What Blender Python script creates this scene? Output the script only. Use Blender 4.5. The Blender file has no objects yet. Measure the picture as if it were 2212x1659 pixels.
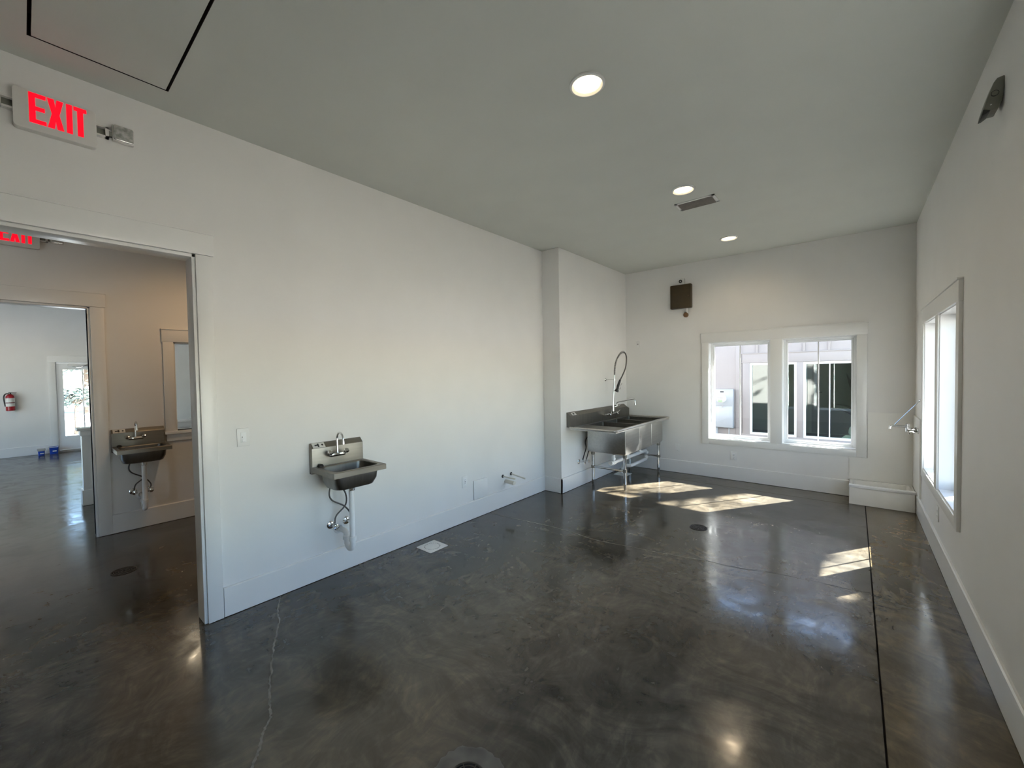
import bpy, bmesh, math, random
from mathutils import Vector, Matrix
random.seed(7)
D = bpy.data
SC = bpy.context.scene
COL = SC.collection
PI = math.pi

# ------------------------------------------------------------------ camera
CAM_H = 1.508
cam_d = D.cameras.new('camera'); cam = D.objects.new('camera', cam_d); COL.objects.link(cam)
r_ = Vector((0.76757, 0.64075, -0.016599)); u_ = Vector((-0.003995, 0.03068, 0.999521)); f_ = Vector((-0.640953, 0.767136, -0.026108))
M = Matrix(((r_.x, u_.x, -f_.x), (r_.y, u_.y, -f_.y), (r_.z, u_.z, -f_.z))).to_4x4()
M.translation = (0, 0, CAM_H)
cam.matrix_world = M
cam_d.sensor_fit = 'HORIZONTAL'; cam_d.sensor_width = 36.0
cam_d.lens = 883.338 / 2212 * 36.0
cam_d.clip_start = 0.02; cam_d.clip_end = 500
SC.camera = cam

# ------------------------------------------------------------------ light, sky, exposure
SUN_DIR = Vector((-0.70, -1.03, -1.0)).normalized()     # the way the sunlight travels
SUN_STRENGTH = 84.0
SKY_STRENGTH = 1.12
LAMP_W = 6.0            # each downlight of the main room
world = D.worlds.new('sky'); SC.world = world; world.use_nodes = True
wn = world.node_tree.nodes; wl = world.node_tree.links
bgn = wn['Background']; skyn = wn.new('ShaderNodeTexSky')
skyn.sky_type = 'NISHITA'; skyn.sun_disc = False
skyn.sun_elevation = math.asin(-SUN_DIR.z); skyn.sun_rotation = math.atan2(-SUN_DIR.x, -SUN_DIR.y)
skyn.air_density = 1.0; skyn.dust_density = 0.4; skyn.ozone_density = 2.0
wl.new(skyn.outputs[0], bgn.inputs[0]); bgn.inputs[1].default_value = SKY_STRENGTH
sun_d = D.lights.new('sun', 'SUN'); sun_d.energy = SUN_STRENGTH; sun_d.angle = math.radians(0.53); sun_d.color = (1.0, 0.985, 0.96)
sun = D.objects.new('sun', sun_d); COL.objects.link(sun)
sun.rotation_euler = SUN_DIR.to_track_quat('-Z', 'Y').to_euler(); sun.location = (20, 30, 30)
SC.view_settings.view_transform = 'Standard'; SC.view_settings.look = 'None'
SC.view_settings.gamma = 1.0; SC.view_settings.use_curve_mapping = False
SC.view_settings.exposure = 0.28

# ------------------------------------------------------------------ materials
def mat(name, color=(0.8, 0.8, 0.8), rough=0.5, metal=0.0, spec=0.5, coat=0.0, noise=0.0, nscale=20.0, bump=0.0, bscale=200.0,
        emit=None, estr=0.0, stretch=None):
    m = D.materials.new(name); m.use_nodes = True
    n = m.node_tree.nodes; l = m.node_tree.links; b = n['Principled BSDF']
    b.inputs['Base Color'].default_value = (*color, 1); b.inputs['Roughness'].default_value = rough
    b.inputs['Metallic'].default_value = metal; b.inputs['Specular IOR Level'].default_value = spec
    b.inputs['Coat Weight'].default_value = coat
    tc = n.new('ShaderNodeTexCoord'); src = tc.outputs['Object']
    if stretch:
        mp = n.new('ShaderNodeMapping'); mp.inputs['Scale'].default_value = stretch; l.new(src, mp.inputs[0]); src = mp.outputs[0]
    if noise > 0:
        t = n.new('ShaderNodeTexNoise'); t.inputs['Scale'].default_value = nscale; t.inputs['Detail'].default_value = 1.5
        l.new(src, t.inputs['Vector'])
        rp = n.new('ShaderNodeValToRGB'); rp.color_ramp.elements[0].position = 0.3; rp.color_ramp.elements[1].position = 0.7
        rp.color_ramp.elements[0].color = (*[c * (1 - noise) for c in color], 1)
        rp.color_ramp.elements[1].color = (*[min(1, c * (1 + noise)) for c in color], 1)
        l.new(t.outputs[0], rp.inputs[0]); l.new(rp.outputs[0], b.inputs['Base Color'])
    if bump > 0:
        t2 = n.new('ShaderNodeTexNoise'); t2.inputs['Scale'].default_value = bscale; t2.inputs['Detail'].default_value = 3
        l.new(src, t2.inputs['Vector'])
        bp = n.new('ShaderNodeBump'); bp.inputs['Strength'].default_value = bump; bp.inputs['Distance'].default_value = 0.002
        l.new(t2.outputs[0], bp.inputs['Height']); l.new(bp.outputs[0], b.inputs['Normal'])
    if emit:
        b.inputs['Emission Color'].default_value = (*emit, 1); b.inputs['Emission Strength'].default_value = estr
    return m

def floor_mat(name, dark, light, seed=0.0, rough=(0.09, 0.27)):
    m = D.materials.new(name); m.use_nodes = True
    n = m.node_tree.nodes; l = m.node_tree.links; b = n['Principled BSDF']
    tc = n.new('ShaderNodeTexCoord')
    mp = n.new('ShaderNodeMapping'); mp.inputs['Location'].default_value = (seed, seed * 1.7, 0); mp.inputs['Scale'].default_value = (1, 1, 1)
    l.new(tc.outputs['Object'], mp.inputs[0])
    def noise(scale, detail, dist, rgh=0.55, sc=None):
        t = n.new('ShaderNodeTexNoise'); t.inputs['Scale'].default_value = scale; t.inputs['Detail'].default_value = detail
        t.inputs['Distortion'].default_value = dist; t.inputs['Roughness'].default_value = rgh
        if sc:
            m2 = n.new('ShaderNodeMapping'); m2.inputs['Scale'].default_value = sc; m2.inputs['Rotation'].default_value = (0, 0, 0.5)
            l.new(mp.outputs[0], m2.inputs[0]); l.new(m2.outputs[0], t.inputs['Vector'])
        else:
            l.new(mp.outputs[0], t.inputs['Vector'])
        return t.outputs[0]
    def ramp(src, p0, p1, c0, c1):
        r = n.new('ShaderNodeValToRGB'); e = r.color_ramp.elements
        e[0].position = p0; e[1].position = p1; e[0].color = (*c0, 1); e[1].color = (*c1, 1)
        l.new(src, r.inputs[0]); return r.outputs[0]
    def mix(fac, a, c, mode='MIX'):
        x = n.new('ShaderNodeMix'); x.data_type = 'RGBA'; x.blend_type = mode
        if isinstance(fac, float): x.inputs[0].default_value = fac
        else: l.new(fac, x.inputs[0])
        for s, v in ((6, a), (7, c)):
            if isinstance(v, tuple): x.inputs[s].default_value = (*v, 1)
            else: l.new(v, x.inputs[s])
        return x.outputs[2]
    big = ramp(noise(0.9, 4, 0.6), 0.33, 0.68, dark, light)                       # broad clouds of the stain
    veins = ramp(noise(2.6, 4, 2.2, 0.62), 0.50, 0.70, (0, 0, 0), (1, 1, 1))        # trowelled swirls
    fine = ramp(noise(9.0, 3, 1.2, 0.65, (1.0, 0.45, 1.0)), 0.48, 0.72, (0, 0, 0), (1, 1, 1))
    warm = ramp(noise(0.55, 2, 0.2), 0.42, 0.62, (1.0, 1.0, 1.0), (1.08, 0.98, 0.84))
    lightc = tuple(min(1, c * 1.55) for c in light)
    vf = n.new('ShaderNodeMath'); vf.operation = 'MULTIPLY'; l.new(veins, vf.inputs[0]); vf.inputs[1].default_value = 0.30
    c1 = mix(vf.outputs[0], big, lightc)
    ff = n.new('ShaderNodeMath'); ff.operation = 'MULTIPLY'; l.new(fine, ff.inputs[0]); ff.inputs[1].default_value = 0.28
    c2 = mix(ff.outputs[0], c1, tuple(c * 1.3 for c in lightc))
    # short directional trowel streaks, pale and dark
    def streak(scale, rot, sc):
        m2 = n.new('ShaderNodeMapping'); m2.inputs['Scale'].default_value = sc; m2.inputs['Rotation'].default_value = (0, 0, rot)
        wp = n.new('ShaderNodeTexNoise'); wp.inputs['Scale'].default_value = 1.3; wp.inputs['Detail'].default_value = 2; l.new(mp.outputs[0], wp.inputs['Vector'])
        vm = n.new('ShaderNodeVectorMath'); vm.operation = 'SCALE'; vm.inputs['Scale'].default_value = 0.9; l.new(wp.outputs['Color'], vm.inputs[0])
        va = n.new('ShaderNodeVectorMath'); l.new(mp.outputs[0], va.inputs[0]); l.new(vm.outputs[0], va.inputs[1])
        l.new(va.outputs[0], m2.inputs[0])
        t = n.new('ShaderNodeTexNoise'); t.inputs['Scale'].default_value = scale; t.inputs['Detail'].default_value = 4; t.inputs['Roughness'].default_value = 0.66; t.inputs['Distortion'].default_value = 0.5
        l.new(m2.outputs[0], t.inputs['Vector']); return t.outputs[0]
    s1 = ramp(streak(6.0, 0.7, (0.35, 1.5, 1.0)), 0.40, 0.66, (0.77, 0.76, 0.74), (1.32, 1.30, 1.27))
    s2 = ramp(streak(19.0, -0.5, (1.4, 0.5, 1.0)), 0.38, 0.68, (0.86, 0.86, 0.86), (1.20, 1.19, 1.18))
    c2 = mix(1.0, mix(1.0, c2, s1, 'MULTIPLY'), s2, 'MULTIPLY')
    c3 = mix(1.0, c2, warm, 'MULTIPLY')
    l.new(c3, b.inputs['Base Color'])
    rr = n.new('ShaderNodeMapRange'); rr.inputs[3].default_value = rough[0]; rr.inputs[4].default_value = rough[1]
    rr.inputs[1].default_value = 0.35; rr.inputs[2].default_value = 0.7
    l.new(noise(3.1, 3, 1.5, 0.6), rr.inputs[0]); l.new(rr.outputs[0], b.inputs['Roughness'])
    bp = n.new('ShaderNodeBump'); bp.inputs['Strength'].default_value = 0.05; bp.inputs['Distance'].default_value = 0.01
    l.new(noise(5.0, 2, 0.8, 0.5), bp.inputs['Height']); l.new(bp.outputs[0], b.inputs['Normal'])
    b.inputs['Specular IOR Level'].default_value = 0.65
    return m

def glass_mat(name, tint=(1, 1, 1), ior=1.45, rough=0.0, extra=0.0):
    m = D.materials.new(name); m.use_nodes = True
    n = m.node_tree.nodes; l = m.node_tree.links
    n.remove(n['Principled BSDF']); out = n['Material Output']
    tr = n.new('ShaderNodeBsdfTransparent'); tr.inputs[0].default_value = (*tint, 1)
    gl = n.new('ShaderNodeBsdfGlossy'); gl.inputs['Roughness'].default_value = rough
    ge = n.new('ShaderNodeNewGeometry'); dt = n.new('ShaderNodeVectorMath'); dt.operation = 'DOT_PRODUCT'
    l.new(ge.outputs['Normal'], dt.inputs[0]); l.new(ge.outputs['Incoming'], dt.inputs[1])
    def mth(op, a, b=None):
        k = n.new('ShaderNodeMath'); k.operation = op; k.use_clamp = op == 'ADD'
        for i, v in enumerate((a, b)):
            if v is None: continue
            if isinstance(v, (int, float)): k.inputs[i].default_value = v
            else: l.new(v, k.inputs[i])
        return k.outputs[0]
    f0 = ((ior-1)/(ior+1))**2                       # Schlick reflectance of each face of the sheet
    pw5 = mth('POWER', mth('SUBTRACT', 1.0, mth('ABSOLUTE', dt.outputs['Value'])), 5.0)
    ad = n.new('ShaderNodeMath'); ad.operation = 'ADD'; ad.use_clamp = True; ad.inputs[1].default_value = f0+extra
    l.new(mth('MULTIPLY', pw5, 1-f0), ad.inputs[0])
    mx = n.new('ShaderNodeMixShader'); l.new(ad.outputs[0], mx.inputs[0]); l.new(tr.outputs[0], mx.inputs[1]); l.new(gl.outputs[0], mx.inputs[2])
    l.new(mx.outputs[0], out.inputs[0])
    return m

MT = {
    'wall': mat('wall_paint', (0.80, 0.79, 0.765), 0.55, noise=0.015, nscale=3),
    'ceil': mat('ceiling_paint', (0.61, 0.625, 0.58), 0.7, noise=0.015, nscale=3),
    'trim': mat('trim_paint', (0.82, 0.815, 0.79), 0.28, noise=0.01, nscale=4),
    'vinyl': mat('white_vinyl', (0.86, 0.87, 0.87), 0.3, noise=0.01, nscale=5),
    'frp': mat('white_wall_panel', (0.84, 0.83, 0.79), 0.35, bump=0.15, bscale=130),
    'floor': floor_mat('stained_concrete', (0.028, 0.0255, 0.021), (0.080, 0.072, 0.057)),
    'floor_edge': floor_mat('stained_concrete_edge', (0.058, 0.048, 0.031), (0.110, 0.091, 0.058), 5.3),
    'joint': mat('joint_dark', (0.008, 0.007, 0.006), 0.9, noise=0.3, nscale=40),
    'crack': mat('crack_filler', (0.20, 0.185, 0.155), 0.5, noise=0.35, nscale=30),
    'crack_dark': mat('dark_crack', (0.02, 0.018, 0.015), 0.6, noise=0.3, nscale=30),  # dark stretch of the crack, its own tone
    'patch': mat('patched_concrete', (0.118, 0.108, 0.09), 0.55, noise=0.35, nscale=14, bump=0.3, bscale=60),
    'steel_l': mat('brushed_steel_pale', (0.56, 0.545, 0.515), 0.30, 1.0, noise=0.06, nscale=60, stretch=(1, 0.05, 1)),
    'steel': mat('brushed_steel', (0.27, 0.255, 0.228), 0.40, 1.0, noise=0.06, nscale=60, stretch=(1, 0.05, 1)),
    'steel_d': mat('brushed_steel_bowl', (0.21, 0.20, 0.18), 0.36, 1.0, noise=0.08, nscale=40, stretch=(1, 1, 0.08)),
    'chrome': mat('chrome', (0.72, 0.72, 0.71), 0.10, 1.0, noise=0.02, nscale=20),
    'hose': mat('braided_hose', (0.10, 0.095, 0.09), 0.4, 0.5, noise=0.3, nscale=300),
    'pvc': mat('white_pvc', (0.86, 0.86, 0.85), 0.28, noise=0.02, nscale=12),
    'cpvc': mat('cream_cpvc', (0.72, 0.69, 0.60), 0.4, noise=0.03, nscale=12),
    'rubber': mat('black_rubber', (0.012, 0.012, 0.012), 0.45, noise=0.2, nscale=30),
    'plate': mat('white_plastic', (0.80, 0.80, 0.78), 0.3, noise=0.01, nscale=6),
    'slot': mat('dark_slot', (0.03, 0.03, 0.03), 0.5, noise=0.1, nscale=20),
    'brown': mat('brown_enamel', (0.055, 0.036, 0.013), 0.45, noise=0.15, nscale=9),
    'brown_l': mat('copper_brown', (0.16, 0.085, 0.035), 0.4, noise=0.15, nscale=9),
    'grate': mat('cast_iron_grate', (0.045, 0.038, 0.028), 0.55, 0.0, noise=0.3, nscale=40),
    'signbody': mat('sign_plastic', (0.74, 0.72, 0.68), 0.4, noise=0.02, nscale=8),
    'red': mat('red_lit_letters', (0.6, 0.0, 0.01), 0.4, emit=(1.0, 0.0, 0.012), estr=1.1),
    'facet': mat('clear_lamp_lens', (0.60, 0.60, 0.57), 0.10, 0.6, noise=0.35, nscale=55, bump=1.0, bscale=60),
    'lens': mat('lit_lens', (1, 0.95, 0.85), 0.4, emit=(1.0, 0.80, 0.50), estr=9.0),
    'device': mat('grey_green_plastic', (0.20, 0.20, 0.165), 0.4, noise=0.1, nscale=20),
    'vent_d': mat('vent_grey', (0.20, 0.18, 0.165), 0.5, 0.2, noise=0.1, nscale=15),
    'enamel': mat('white_enamel', (0.82, 0.81, 0.77), 0.22, noise=0.03, nscale=8),
    'fire': mat('fire_red', (0.34, 0.006, 0.014), 0.3, noise=0.05, nscale=8),
    'black': mat('black_plastic', (0.015, 0.014, 0.015), 0.4, noise=0.1, nscale=20),
    'label': mat('paper_label', (0.75, 0.74, 0.70), 0.6, noise=0.03, nscale=20),
    'label_g': mat('grey_print', (0.28, 0.28, 0.27), 0.6, noise=0.1, nscale=60),
    'blue': mat('blue_tub', (0.008, 0.055, 0.36), 0.35, noise=0.25, nscale=14),
    'tubgrey': mat('grey_tub_side', (0.42, 0.40, 0.36), 0.5, noise=0.1, nscale=10),
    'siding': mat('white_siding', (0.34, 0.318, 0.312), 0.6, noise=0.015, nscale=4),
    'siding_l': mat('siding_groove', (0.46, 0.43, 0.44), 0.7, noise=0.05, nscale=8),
    'meter': mat('meter_grey', (0.42, 0.46, 0.50), 0.45, 0.1, noise=0.03, nscale=8),
    'meter_face': mat('meter_face', (0.80, 0.83, 0.80), 0.25, noise=0.05, nscale=20),
    'green': mat('meter_label_green', (0.36, 0.55, 0.32), 0.5, noise=0.1, nscale=20),
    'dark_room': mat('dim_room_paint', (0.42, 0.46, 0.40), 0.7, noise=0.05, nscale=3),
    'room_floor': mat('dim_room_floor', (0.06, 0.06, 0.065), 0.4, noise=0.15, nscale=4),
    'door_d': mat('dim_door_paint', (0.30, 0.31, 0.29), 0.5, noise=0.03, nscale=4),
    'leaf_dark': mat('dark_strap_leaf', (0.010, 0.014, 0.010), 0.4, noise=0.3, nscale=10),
    'cloth': mat('white_cloth', (0.75, 0.76, 0.74), 0.8, noise=0.06, nscale=9, bump=0.5, bscale=20),
    'mulch': mat('dark_mulch', (0.06, 0.046, 0.034), 0.9, noise=0.4, nscale=14),
    'ground': mat('pale_gravel', (0.34, 0.30, 0.245), 0.9, noise=0.25, nscale=5),
    'road': mat('pale_concrete', (0.50, 0.49, 0.47), 0.85, noise=0.08, nscale=3),
    'soffit': mat('soffit_paint', (0.70, 0.69, 0.67), 0.6, noise=0.02, nscale=4),
    'roof': mat('roof_shingle', (0.10, 0.095, 0.09), 0.9, noise=0.3, nscale=12),
    'leaf': mat('tree_leaf', (0.10, 0.17, 0.055), 0.6, noise=0.4, nscale=3),
    'leaf_b': mat('blue_green_leaf', (0.07, 0.10, 0.085), 0.6, noise=0.4, nscale=3),
    'bark': mat('bark', (0.12, 0.09, 0.065), 0.9, noise=0.3, nscale=15),
    'glass': glass_mat('window_glass', (0.97, 0.985, 0.98)),
    'glass_n': glass_mat('neighbour_glass', (0.78, 0.88, 0.83), 1.5, 0.0, 0.06),
}

for k_ in ('lens', 'red'): MT[k_].cycles.emission_sampling = 'NONE'   # the lamps below them carry the light

# ------------------------------------------------------------------ mesh helpers
OFF = {}
def empty(name, loc, label=None, cat=None, group=None, kind=None):
    o = D.objects.new(name, None); COL.objects.link(o); o.location = loc; o.empty_display_size = 0.1
    OFF[o.name] = Vector(loc); tag(o, label, cat, group, kind); return o
def tag(o, label=None, cat=None, group=None, kind=None):
    if label: o['label'] = label
    if cat: o['category'] = cat
    if group: o['group'] = group
    if kind: o['kind'] = kind
    return o

def rrect(w, h, r, n=4):
    pts = []
    for cx, cy, a0 in ((w/2-r, h/2-r, 0), (-w/2+r, h/2-r, PI/2), (-w/2+r, -h/2+r, PI), (w/2-r, -h/2+r, 1.5*PI)):
        for i in range(n+1):
            a = a0 + PI/2*i/n; pts.append((cx + r*math.cos(a), cy + r*math.sin(a)))
    return pts

class MB:
    def __init__(s): s.v = []; s.f = []
    def add(s, vs, fs):
        b = len(s.v); s.v += [tuple(x) for x in vs]; s.f += [tuple(b+i for i in q) for q in fs]; return s
    def box(s, x0, x1, y0, y1, z0, z1):
        x0, x1 = sorted((x0, x1)); y0, y1 = sorted((y0, y1)); z0, z1 = sorted((z0, z1))
        return s.add([(x0,y0,z0),(x1,y0,z0),(x1,y1,z0),(x0,y1,z0),(x0,y0,z1),(x1,y0,z1),(x1,y1,z1),(x0,y1,z1)],
                     [(0,3,2,1),(4,5,6,7),(0,1,5,4),(1,2,6,5),(2,3,7,6),(3,0,4,7)])
    def prism(s, poly, axis, a0, a1):
        # poly: 2-D points in the two other axes (cyclic order: x->(y,z), y->(x,z), z->(x,y))
        def P(p, a):
            return {'x': (a, p[0], p[1]), 'y': (p[0], a, p[1]), 'z': (p[0], p[1], a)}[axis]
        n = len(poly); vs = [P(p, a0) for p in poly] + [P(p, a1) for p in poly]
        fs = [tuple(range(n))[::-1], tuple(range(n, 2*n))] + [(i, (i+1) % n, n+(i+1) % n, n+i) for i in range(n)]
        return s.add(vs, fs)
    def loft(s, loops, cap0=False, cap1=False):
        n = len(loops[0]); vs = [p for lp in loops for p in lp]; fs = []
        for k in range(len(loops)-1):
            for i in range(n):
                j = (i+1) % n; fs.append((k*n+i, k*n+j, (k+1)*n+j, (k+1)*n+i))
        if cap0: fs.append(tuple(range(n))[::-1])
        if cap1: fs.append(tuple(range((len(loops)-1)*n, len(loops)*n)))
        return s.add(vs, fs)
    def tube(s, pts, r, n=12, caps=True):
        pts = [Vector(p) for p in pts]; m = len(pts)
        rs = r if isinstance(r, (list, tuple)) else [r]*m
        loops = []; up = None
        for i, p in enumerate(pts):
            t = (pts[min(i+1, m-1)] - pts[max(i-1, 0)]).normalized()
            if up is None:
                up = Vector((0, 0, 1)) if abs(t.z) < 0.9 else Vector((1, 0, 0))
            u = (up - t*up.dot(t)).normalized(); w = t.cross(u); up = u
            loops.append([p + (u*math.cos(2*PI*k/n) + w*math.sin(2*PI*k/n))*rs[i] for k in range(n)])
        return s.loft(loops, caps, caps)
    def lathe(s, prof, c, axis='z', n=24, caps=True):
        c = Vector(c)
        ax = {'z': Vector((0,0,1)), 'x': Vector((1,0,0)), 'y': Vector((0,1,0)), '-z': Vector((0,0,-1)), '-y': Vector((0,-1,0)), '-x': Vector((-1,0,0))}[axis] if isinstance(axis, str) else Vector(axis).normalized()
        u = ax.orthogonal().normalized(); w = ax.cross(u)
        loops = [[c + ax*h + (u*math.cos(2*PI*k/n) + w*math.sin(2*PI*k/n))*max(r, 1e-5) for k in range(n)] for r, h in prof]
        return s.loft(loops, caps, caps)
    def build(s, name, m, parent=None, bevel=0.0, smooth=None, seg=2, **tags):
        off = Vector((0, 0, 0)); q = parent
        while q is not None: off += OFF.get(q.name, Vector((0, 0, 0))); q = q.parent
        me = D.meshes.new(name); bm = bmesh.new()
        vs = [bm.verts.new(Vector(p) - off) for p in s.v]
        for q in s.f:
            try: bm.faces.new([vs[i] for i in q])
            except ValueError: pass
        bmesh.ops.recalc_face_normals(bm, faces=bm.faces)
        if bevel > 0:
            es = [e for e in bm.edges if len(e.link_faces) == 2 and e.calc_face_angle(0) > 0.5]
            bmesh.ops.bevel(bm, geom=es, offset=bevel, segments=seg, affect='EDGES', profile=0.5, clamp_overlap=True)
        if smooth is None: smooth = True
        if smooth:
            for f in bm.faces: f.smooth = True
            for e in bm.edges:
                if len(e.link_faces) == 2 and e.calc_face_angle(0) > 0.6: e.smooth = False
        bm.to_mesh(me); bm.free()
        me.materials.append(MT[m] if isinstance(m, str) else m)
        o = D.objects.new(name, me); COL.objects.link(o); o.parent = parent
        tag(o, **tags); return o

def arc(c, r, a0, a1, n, fu, fv):
    c = Vector(c); fu = Vector(fu); fv = Vector(fv)
    return [c + fu*(r*math.cos(a0+(a1-a0)*i/n)) + fv*(r*math.sin(a0+(a1-a0)*i/n)) for i in range(n+1)]
def smooth_path(pts, n=6):
    pts = [Vector(p) for p in pts]; out = []
    P = [pts[0]*2-pts[1]] + pts + [pts[-1]*2-pts[-2]]
    for i in range(1, len(P)-2):
        for k in range(n):
            t = k/n; a, b, c, d = P[i-1], P[i], P[i+1], P[i+2]
            out.append(0.5*((2*b) + (c-a)*t + (2*a-5*b+4*c-d)*t*t + (3*b-a-3*c+d)*t**3))
    out.append(pts[-1]); return out

def copy_tree(o, parent=None, delta=None):
    c = o.copy(); COL.objects.link(c); c.parent = parent
    if delta is not None: c.location = o.location + Vector(delta); OFF[c.name] = Vector(c.location)
    for ch in [x for x in D.objects if x.parent == o]: copy_tree(ch, c)
    return c

# ================================================================== the setting
H = 3.048                       # ceiling
XL, XR, YF = -3.044, 0.514, 6.189
XB, YB = -2.788, 4.271          # the shallow wall box that carries the big sink
XC, X2 = -3.168, -5.57          # back of the left wall, corridor wall with the pass-through
X2B, XH = -5.694, -12.84
YK = -1.7                       # wall behind the camera
YE = 5.795                      # slab joint near the far wall
ST = dict(kind='structure')

def slab_pieces(mb, axis, a0, a1, u0, u1, z0, z1, holes):
    """a wall slab (normal = axis, thickness a0..a1) over u0..u1, z0..z1 with rectangular holes (u0,u1,z0,z1), holes side by side"""
    def bx(ua, ub, za, zb):
        if ub - ua < 1e-4 or zb - za < 1e-4: return
        if axis == 'x': mb.box(a0, a1, ua, ub, za, zb)
        else: mb.box(ua, ub, a0, a1, za, zb)
    u = u0
    for (h0, h1, hz0, hz1) in sorted(holes):
        bx(u, h0, z0, z1); bx(h0, h1, z0, hz0); bx(h0, h1, hz1, z1); u = h1
    bx(u, u1, z0, z1); return mb

# floor: main slab, the two edge strips beyond the saw-cut joints, cracks
fl = MB().box(XH-0.15, 0.100, -3.1, YE-0.004, -0.12, 0.0).build('floor', 'floor', smooth=False)
tag(fl, 'dark stained polished concrete floor with pale trowel swirls', 'floor', kind='structure')
MB().box(XB-0.3, 0.100, YE+0.004, YF+0.1, -0.12, 0.0).build('edge_slab', 'floor_edge', fl, smooth=False)
MB().box(0.108, XR+0.1, YK-0.1, YF+0.1, -0.12, 0.0).build('edge_slab', 'floor_edge', fl, smooth=False)
MB().box(0.096, 0.112, YK-0.1, YF+0.1, -0.11, -0.012).box(XB-0.3, 0.1, YE-0.008, YE+0.008, -0.11, -0.012).build('joint_filler', 'joint', fl, smooth=False)

def ribbon(name, pts, w, m, parent, z=0.0008, seed=1, jag=0.0015):
    rnd = random.Random(seed)
    P = smooth_path([(x, y, z) for x, y in pts], 8); vs = []; fs = []
    for i, p in enumerate(P):
        t = (P[min(i+1, len(P)-1)] - P[max(i-1, 0)]).normalized(); nrm = Vector((-t.y, t.x, 0))
        ww = (w[0] + (w[1]-w[0])*i/len(P)) * rnd.uniform(0.55, 1.4)
        p = p + nrm*rnd.uniform(-jag, jag)
        vs += [p + nrm*ww/2, p - nrm*ww/2]
        if i: fs.append((2*i-2, 2*i-1, 2*i+1, 2*i))
    return MB().add(vs, fs).build(name, m, parent, smooth=False)
ribbon('crack', [(-3.023,1.094),(-2.845,1.011),(-2.719,0.972),(-2.595,0.91),(-2.474,0.851),(-2.288,0.773),(-2.159,0.719),(-2.065,0.688),(-1.979,0.659),(-1.923,0.614),(-1.842,0.569),(-1.777,0.524),(-1.6,0.44),(-1.3,0.36)], (0.007, 0.011), 'crack', fl, seed=3, jag=0.003)
ribbon('crack', [(-3.02,3.20),(-2.703,3.229),(-2.325,3.274),(-2.062,3.281),(-1.758,3.258),(-1.396,3.317),(-1.21,3.347),(-0.891,3.426)], (0.011, 0.006), 'crack', fl, seed=4, jag=0.002)
ribbon('crack', [(-0.891,3.426),(-0.681,3.442),(-0.465,3.51),(-0.205,3.551),(-0.027,3.563),(0.092,3.59)], (0.006, 0.004), 'crack_dark', fl, seed=5, jag=0.002)
ribbon('crack', [(0.112,3.575),(0.2,3.545),(0.3,3.53)], (0.005, 0.002), 'crack_dark', fl, seed=6, jag=0.002)

# ceiling with the access-panel hole
PX0, PX1, PY0, PY1 = -2.83, -1.92, 0.059, 0.55
cm = MB()
cm.box(XC, PX0, YK-0.1, YF+0.1, H, H+0.12); cm.box(PX1, XR+0.1, YK-0.1, YF+0.1, H, H+0.12)
cm.box(PX0, PX1, YK-0.1, PY0, H, H+0.12); cm.box(PX0, PX1, PY1, YF+0.1, H, H+0.12)
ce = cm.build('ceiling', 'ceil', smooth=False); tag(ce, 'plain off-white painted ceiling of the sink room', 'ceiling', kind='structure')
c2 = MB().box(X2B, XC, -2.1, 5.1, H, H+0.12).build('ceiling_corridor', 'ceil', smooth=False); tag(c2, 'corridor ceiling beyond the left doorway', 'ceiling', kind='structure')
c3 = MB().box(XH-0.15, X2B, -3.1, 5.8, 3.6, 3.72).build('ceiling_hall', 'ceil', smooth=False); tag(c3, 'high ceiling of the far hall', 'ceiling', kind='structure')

# main room walls
DY0, DY1, DZ = -0.40, 0.687, 2.253           # left doorway
wlm = slab_pieces(MB(), 'x', XC, XL, YK-0.1, YF+0.1, 0, H, [(DY0-0.02, DY1-0.0, 0, DZ+0.0)])
wl_ = wlm.build('wall_left', 'wall', smooth=False); tag(wl_, 'long off-white left wall with the doorway and hand sink', 'wall', kind='structure')
wb = MB().box(XL, XB, YB, YF+0.1, 0, H).build('wall_corner', 'wall', bevel=0.004, smooth=False); tag(wb, 'shallow wall box jutting out behind the three-bowl sink', 'wall', kind='structure')
WX0, WX1, WM0, WM1, WZ0, WZ1 = -1.566, 0.031, -0.819, -0.699, 0.550, 1.889
wf = slab_pieces(MB(), 'y', YF, YF+0.16, XC-0.2, XR+0.16, 0, H, [(WX0, WM0, WZ0, WZ1), (WM1, WX1, WZ0, WZ1)]).build('wall_far', 'wall', smooth=False)
tag(wf, 'off-white end wall with the double window', 'wall', kind='structure')
RY0, RY1, RM0, RM1 = 3.79, 5.386, 4.528, 4.648
NY0, NY1, NM0, NM1 = 0.30, 2.30, 1.24, 1.36   # another window pair beside the camera, outside the frame
wr = slab_pieces(MB(), 'x', XR, XR+0.16, YK-0.1, YF+0.16, 0, H, [(RY0, RM0, WZ0, WZ1+0.02), (RM1, RY1, WZ0, WZ1+0.02), (NY0, NM0, WZ0, WZ1+0.02), (NM1, NY1, WZ0, WZ1+0.02)]).build('wall_right', 'wall', smooth=False)
tag(wr, 'off-white right wall with the steeply seen window', 'wall', kind='structure')
wk = slab_pieces(MB(), 'y', YK-0.16, YK, XC, XR+0.16, 0, H, []).build('wall_back', 'wall', smooth=False)
tag(wk, 'plain wall behind the camera', 'wall', kind='structure')

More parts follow.
